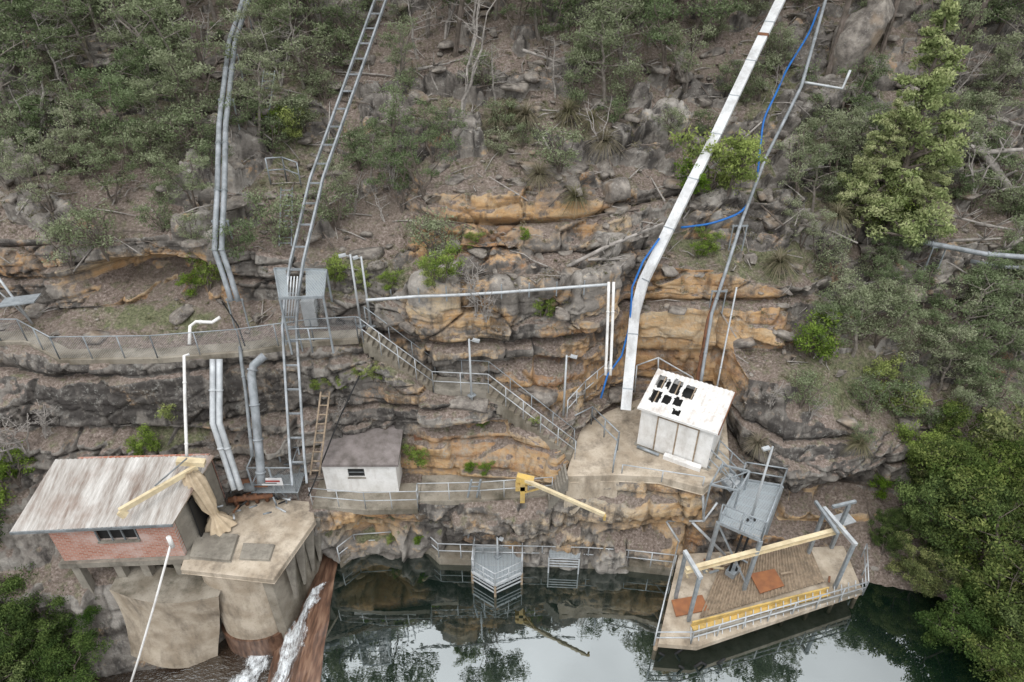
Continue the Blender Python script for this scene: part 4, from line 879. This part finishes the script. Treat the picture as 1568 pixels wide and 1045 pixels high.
BUSH=[tree('bare',80+i,1.8,stems=5,r0=.03,cb=.15,limbs=18,spread=.9,bark=M_deadw,bare=True,subs=4) for i in range(2)]
def grassmesh(name,sd,n,L0,wd,leaf,up=.9):
    R=np.random.default_rng(sd); V=[];Fq=[];T=[]
    for i in range(n):
        an=R.uniform(0,6.28); el=R.uniform(-.5,1.3)*up; L=L0*R.uniform(.6,1.1); d=np.array([math.cos(an)*math.cos(el),math.sin(an)*math.cos(el),math.sin(el)]); s_=np.array([-math.sin(an),math.cos(an),0])*wd
        p0=np.array([0,0,.25*L0]); p1=p0+d*L*.5; p2=p0+d*L+np.array([0,0,-.35*L]); o=len(V); V+=[p0-s_,p0+s_,p1-s_,p1+s_,p2-s_*.2,p2+s_*.2]; Fq+=[(o,o+1,o+3,o+2),(o+2,o+3,o+5,o+4)]; T+=[R.uniform(.2,.9)]*6
    return np_obj(name,np.array(V),np.array(Fq),[leaf],tint=T,link=False)
GT=grassmesh('grasstree',1,260,1.0,.012,L_litter); 
def place(name,me,p,s,rz=None,sx=1):
    o=bpy.data.objects.new(name,me); o.location=p; o.scale=(s*sx,s*sx,s); o.rotation_euler=(random.uniform(-.06,.06),random.uniform(-.06,.06),random.uniform(0,6.28) if rz is None else rz); sc.collection.objects.link(o); return o
LINES=[[(594,0),(545,140),(492,290),(455,400)],[(1196,0),(1150,95),(1090,222),(1052,296),(985,432)],[(384,0),(360,75),(346,200),(344,300),(340,390)],[(1262,0),(1222,142),(1168,250),(1130,350),(1108,420)]]
def clash(u,v,h,sx=1):
    # planted clear of the cleared pipe and track easements
    top_=v-h*27; r_=h*9*sx+4
    for Ln in LINES:
        for (a0,b0),(a1,b1) in zip(Ln[:-1],Ln[1:]):
            for k in range(9):
                uu=a0+(a1-a0)*k/8; vv=b0+(b1-b0)*k/8
                if top_<vv<v+4 and abs(uu-u)<r_*(1 if vv<v-h*6 else .5): return True
    return False
def pl(name,kind,u,v,h,sx=1,avoid=False):
    if avoid:
        for s_ in (0,18,-18,34,-34,50,-50):
            if not clash(u+s_,v,h,sx): u+=s_; break
        else: h*=.4
    me,h0=random.choice(kind); return place(name,me,G(u,v),h/h0,sx=sx)
gums=[(30,75,4),(20,195,4.6),(95,120,3.6),(160,65,4.6),(215,75,4),(210,240,3.8),(120,275,3.2),(80,335,2.8),(300,150,4.6),(310,215,4.2),(280,60,4.6),(425,85,4.6),(470,135,4),(390,205,3.2),(500,70,4.0),(595,255,3.8),(612,325,3.2),(655,300,2.8),(560,290,2.6),(640,55,4.5),(825,60,4.5),(900,75,4.6),(960,125,4.4),(930,165,4),(1000,70,4.6),(1060,75,5),(1100,65,4.0),(1200,305,3.2),(1160,115,2.4),(1240,210,3.4),(1480,70,5),(1540,120,5),(1500,160,4.4),(1290,330,2.6),(1410,300,4),(1320,520,3.2),(1280,505,3.4),(1450,525,3.6),(1500,560,3.4),(1550,525,3.8),(1440,600,2.6),(1240,330,3.2),(1370,400,3),(520,320,2.4),(300,320,2.6),(10,20,4.5),(60,20,4.5),(120,10,4.5),(760,30,4.4),(230,160,3.2),(700,40,3.6),(1380,620,2),(1530,590,2.6),(1560,420,2.8),(1045,140,3.2),(870,130,3),
(50,130,4),(130,190,3.4),(15,290,3.4),(170,310,2.8),(260,110,3.6),(265,230,3),(450,50,3.6),(590,130,3),(660,250,2.6),(840,90,3.6),(790,60,3.4),(1020,110,3.6),(1270,280,3.4),(1330,260,3.0),(1450,250,3.4),(1555,230,4),(1440,120,4),(1470,30,4),(1530,50,4.4),(1480,460,3),(1390,560,3),(1340,470,2.6),(1540,470,3),(1410,520,3),(1480,620,2.6),(1545,640,3),(190,30,4),(240,40,4),(330,30,4),(930,30,4),(1030,30,4),
(1300,545,3.4),(1345,530,3.4),(1425,560,3.2),(1470,585,3.4),(1520,540,3.6),(1560,575,3.4),(1255,555,3),(1390,500,2.8),(1510,640,3),(1450,655,2.6),(1230,380,2.4),(1330,430,2.4),(40,240,3.6),(150,120,4),(90,60,4),(250,190,3.4),(180,250,3),(60,300,2.8),(400,130,3.4),(870,50,4.2),(980,40,4.2)]
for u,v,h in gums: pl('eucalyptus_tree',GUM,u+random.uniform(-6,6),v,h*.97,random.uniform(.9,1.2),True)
for u,v,h in [(320,445,1.5),(300,452,1.0),(680,432,1.4),(665,440,1.0),(725,382,.7),(802,372,.6),(572,582,.8),(555,580,.6),(262,645,1.0),(240,692,1.1),(215,700,.8),(512,440,1.3),(1362,352,2.4),(1330,350,1.8),(1390,350,2.0),(1085,385,1.0),(1070,395,.8),(1242,545,2.2),(640,712,1.0),(720,722,.6),(745,728,.6),(738,655,.5),(12,765,2),(30,742,1.5),(830,492,.9),(1350,600,1.6),(560,440,.8),(600,446,.8),(480,600,.6),(525,598,.6),(600,835,.5),(640,832,.5),(820,650,.4),(1340,300,2),(1380,300,2),(450,220,1.6),(430,215,1.4),(505,590,.5),(590,590,.5),(1370,640,1.6),(1400,700,1.6),(1350,760,1.2),(1420,730,1.8)]: pl('green_shrub',SHR,u,v,h)
for u,v,h in [(1082,292,2.6),(1112,285,2.2),(1058,300,1.6)]: place('green_shrub',random.choice(SHR)[0],G(u,v)+Vector((0,-.5,.1)),h/1.8)
for i in range(190):
    u=random.uniform(0,1568); v=random.uniform(0,420) if i<145 else random.uniform(420,700)
    if 600<u<1040 and 240<v<700 and random.random()<.75: continue
    if 880<u<1200 and v>240: continue
    if i>=145 and u<1200 : continue
    pl('grey_shrub',SHG,u,v,random.uniform(.8,2.1),random.uniform(.9,1.3),True)
for u,v,h in [(705,180,5),(680,60,5),(640,90,3.5),(590,340,2),(540,330,2),(1490,300,3.4),(760,160,2.6),(1180,170,2),(240,160,3.6),(1410,180,3.4),(920,230,2.2),(1530,260,3),(720,90,4),(1450,160,3),(110,150,3.6),(310,120,3.4),(60,230,3),(430,130,3),(1540,330,3),(850,150,2.6)]: pl('dead_tree',DEAD,u,v,h)
for u,v,h in [(40,690,2.2),(15,705,2.4),(70,670,1.6),(730,480,2.0),(745,490,1.6),(600,290,2),(1480,640,1.6),(520,640,1.0),(110,255,1.6),(950,120,1.8),(1180,620,1.2),(330,690,.8),(1240,640,1.2)]: pl('bare_bush',BUSH,u,v,h)
for u,v in [(1190,418),(805,195),(870,190),(905,200),(825,285),(925,235),(760,200),(880,318),(1155,690),(1310,690),(1275,345),(780,185)]: place('grass_tree',GT,G(u,v)+Vector((0,-.1,.3)),random.uniform(.8,1.25))
place('tall_green_tree',CON[0][0],G(1352,385),1.16,.5)
place('tall_green_tree',CON[0][0],G(1312,360),.72,2.5); place('tall_green_tree',CON[0][0],G(1385,375),.6,4.1,1.15)
for u,v,z,h,sx,kd in [(1490,900,0.2,6,1,MID),(1420,850,.7,4.6,.85,BRO),(1400,790,1.2,3.6,.8,MID),(1560,960,0,6,1,MID),(1460,1010,-1,3.6,.9,BRO),(1580,800,1,6,1,MID),(1490,760,2.4,4,.9,MID),(1560,1080,-1.5,4.5,1,MID),(1390,900,-.2,2.8,.9,MID),(1520,1000,-1,4,1,BRO),(1350,850,.8,2.2,.8,BRO),(1440,790,1.8,4.4,.9,MID)]: place('riverbank_tree',random.choice(kd)[0],S(u,v,z=z),h/7,sx=sx)
for u,v,z,h,sx in [(40,1000,-1.5,4.6,.9),(120,1010,-2,4.2,.8),(-20,900,0,5,.8),(60,1080,-2.4,4,1),(150,960,-1.5,2.6,.8),(-60,1000,-2,5,1),(110,1090,-2.4,3,1)]: place('riverbank_tree',random.choice(BRO)[0],S(u,v,z=z),h/7,sx=sx)
# tall forest whose crowns stand above the frame and mirror in the river
def gapx(x,y): k=x/y; return (-.02<k<.20) or (.25<k<.33) or (-.24<k<-.16)
for i in range(12):
    x=-24+i*4.3+random.uniform(-1.5,1.5); y=random.uniform(33.5,37.5); l,_=Dn(x,y)
    if l and not gapx(x,y): me_,h0=random.choice(TALL); place('tall_gum_tree',me_,l,random.uniform(1.15,1.45),sx=.8)
for i in range(34):
    x=-34+i*2.1+random.uniform(-1.5,1.5); y=random.uniform(39,46); l,_=Dn(x,y)
    if l: me_,h0=random.choice(TALL); place('tall_gum_tree',me_,l,random.uniform(.5,.85) if gapx(x,y) else random.uniform(1.0,1.4))
for i in range(40):
    x=random.uniform(-48,50); y=random.uniform(46,75); l,_=Dn(x,y)
    if l: me_,h0=random.choice(TALL); place('tall_gum_tree',me_,l,random.uniform(.7,1.1)*(.6 if gapx(x,y) else 1))
LV=[];LT=[]
for l,nn in scat(4600,22.5,43,minz=.3):
    if nn.z>.97 and l.y<24: continue
    dens=vn(np.array([[l.x*.35,l.y*.35,2.2]]),90)[0]
    if dens<.42 and random.random()<.75: continue
    r_=random.uniform(.1,.38); V,t2=leaves(np.array(l)+np.array([0,0,r_*.4]),random.randint(14,36),(r_,r_,r_*.6),.10,rng,-.4,random.uniform(.1,.9),.3); LV.append(V);LT.append(t2)
V=np.concatenate(LV); np_obj('undergrowth',V,np.arange(len(V)).reshape(-1,4),[L_litter],tint=np.concatenate(LT))
m=MB()
for l,nn in scat(1000,24,42):
    L=random.uniform(.4,1.6)*(2.6 if random.random()<.1 else 1); an=random.uniform(0,6.28); d_=Vector((math.cos(an),math.sin(an)*.6,0)); d_=(d_-nn*d_.dot(nn)).normalized(); r_=.010+.018*random.random()+.008*L; p=l+nn*.08
    m.tube([p-d_*L/2,p+Vector((random.uniform(-.1,.1),0,random.uniform(0,.12))),p+d_*L/2],[r_,r_*.8,r_*.4],random.choice((M_deadw,M_deadw,M_bark)),5)
m.obj('fallen_branches')
def log(pts,r,mm=M_deadw):
    m=MB(); p=route(onG(pts,r*1.6),r*1.1,.8,2); n=len(p); m.tube(p,[r*(1-.6*i/(n-1)) for i in range(n)],mm,8)
    for i in range(5):
        a_=p[int(random.uniform(.4,.95)*(n-1))]; m.tube([a_,a_+Vector((random.uniform(-.8,.8),-.2,random.uniform(.1,.8)))],[r*.4,.01],mm,5)
    m.obj('fallen_log')
for L_,r_ in (([(1480,215),(1525,280),(1570,345)],.27),([(1440,215),(1500,240),(1560,235)],.2),([(868,412),(930,380),(1015,345)],.1),([(1060,285),(1110,240),(1165,190)],.09),([(1310,165),(1300,130)],.1),([(1450,372),(1530,368)],.1),([(1505,440),(1530,390),(1560,370)],.2),([(640,110),(690,100)],.09),([(800,80),(860,100)],.08),([(900,400),(960,398)],.06),([(1500,180),(1568,200)],.14),([(1470,240),(1510,200)],.1),([(1520,440),(1500,400)],.12),([(1210,270),(1260,255)],.08),([(1495,300),(1560,290)],.12),([(1540,400),(1568,330)],.14),([(1490,345),(1550,355)],.1),([(1440,330),(1500,345)],.09)): log(L_,r_)
# ---------- light ----------
w=bpy.data.worlds.new("World"); sc.world=w; w.use_nodes=True; nt=w.node_tree; nt.nodes.clear()
out=nt.nodes.new('ShaderNodeOutputWorld'); bg=nt.nodes.new('ShaderNodeBackground'); bg.inputs[1].default_value=.1
sky=nt.nodes.new('ShaderNodeTexSky'); sky.sky_type='NISHITA'; sky.sun_disc=False; sky.sun_elevation=math.radians(58); sky.sun_rotation=math.radians(200)
tc=nt.nodes.new('ShaderNodeTexCoord'); sp=nt.nodes.new('ShaderNodeSeparateXYZ'); nt.links.new(tc.outputs['Generated'],sp.inputs[0])
mr=nt.nodes.new('ShaderNodeMapRange'); mr.inputs[1].default_value=0; mr.inputs[2].default_value=1; mr.inputs[3].default_value=8.5; mr.inputs[4].default_value=26; nt.links.new(sp.outputs[2],mr.inputs[0])
nz=nt.nodes.new('ShaderNodeTexNoise'); nz.inputs['Scale'].default_value=3; nz.inputs['Detail'].default_value=4; nt.links.new(tc.outputs['Generated'],nz.inputs['Vector'])
m2=nt.nodes.new('ShaderNodeMapRange'); m2.inputs[1].default_value=.35; m2.inputs[2].default_value=.65; m2.inputs[3].default_value=.8; m2.inputs[4].default_value=1.2; nt.links.new(nz.outputs['Fac'],m2.inputs[0])
mm_=nt.nodes.new('ShaderNodeMath'); mm_.operation='MULTIPLY'; nt.links.new(mr.outputs[0],mm_.inputs[0]); nt.links.new(m2.outputs[0],mm_.inputs[1])
cc=nt.nodes.new('ShaderNodeCombineColor')
for i,k_ in enumerate((.985,1,1.025)):
    q_=nt.nodes.new('ShaderNodeMath'); q_.operation='MULTIPLY'; q_.inputs[1].default_value=k_; nt.links.new(mm_.outputs[0],q_.inputs[0]); nt.links.new(q_.outputs[0],cc.inputs[i])
mx=nt.nodes.new('ShaderNodeMix'); mx.data_type='RGBA'; mx.inputs[0].default_value=.88; nt.links.new(sky.outputs[0],mx.inputs[6]); nt.links.new(cc.outputs[0],mx.inputs[7]); nt.links.new(mx.outputs[2],bg.inputs[0]); nt.links.new(bg.outputs[0],out.inputs[0])
sl_=bpy.data.lights.new('sun','SUN'); sl_.energy=1.1; sl_.angle=math.radians(16); sl_.color=(1,.975,.94); so=bpy.data.objects.new('sun',sl_); sc.collection.objects.link(so)
el=math.radians(58); az=math.radians(200); dv=Vector((math.sin(az)*math.cos(el),math.cos(az)*math.cos(el),math.sin(el))); so.rotation_euler=dv.to_track_quat('Z','Y').to_euler()
sc.view_settings.view_transform='Standard'; sc.view_settings.look='None'; sc.view_settings.exposure=0
print('total',time.time()-T0)
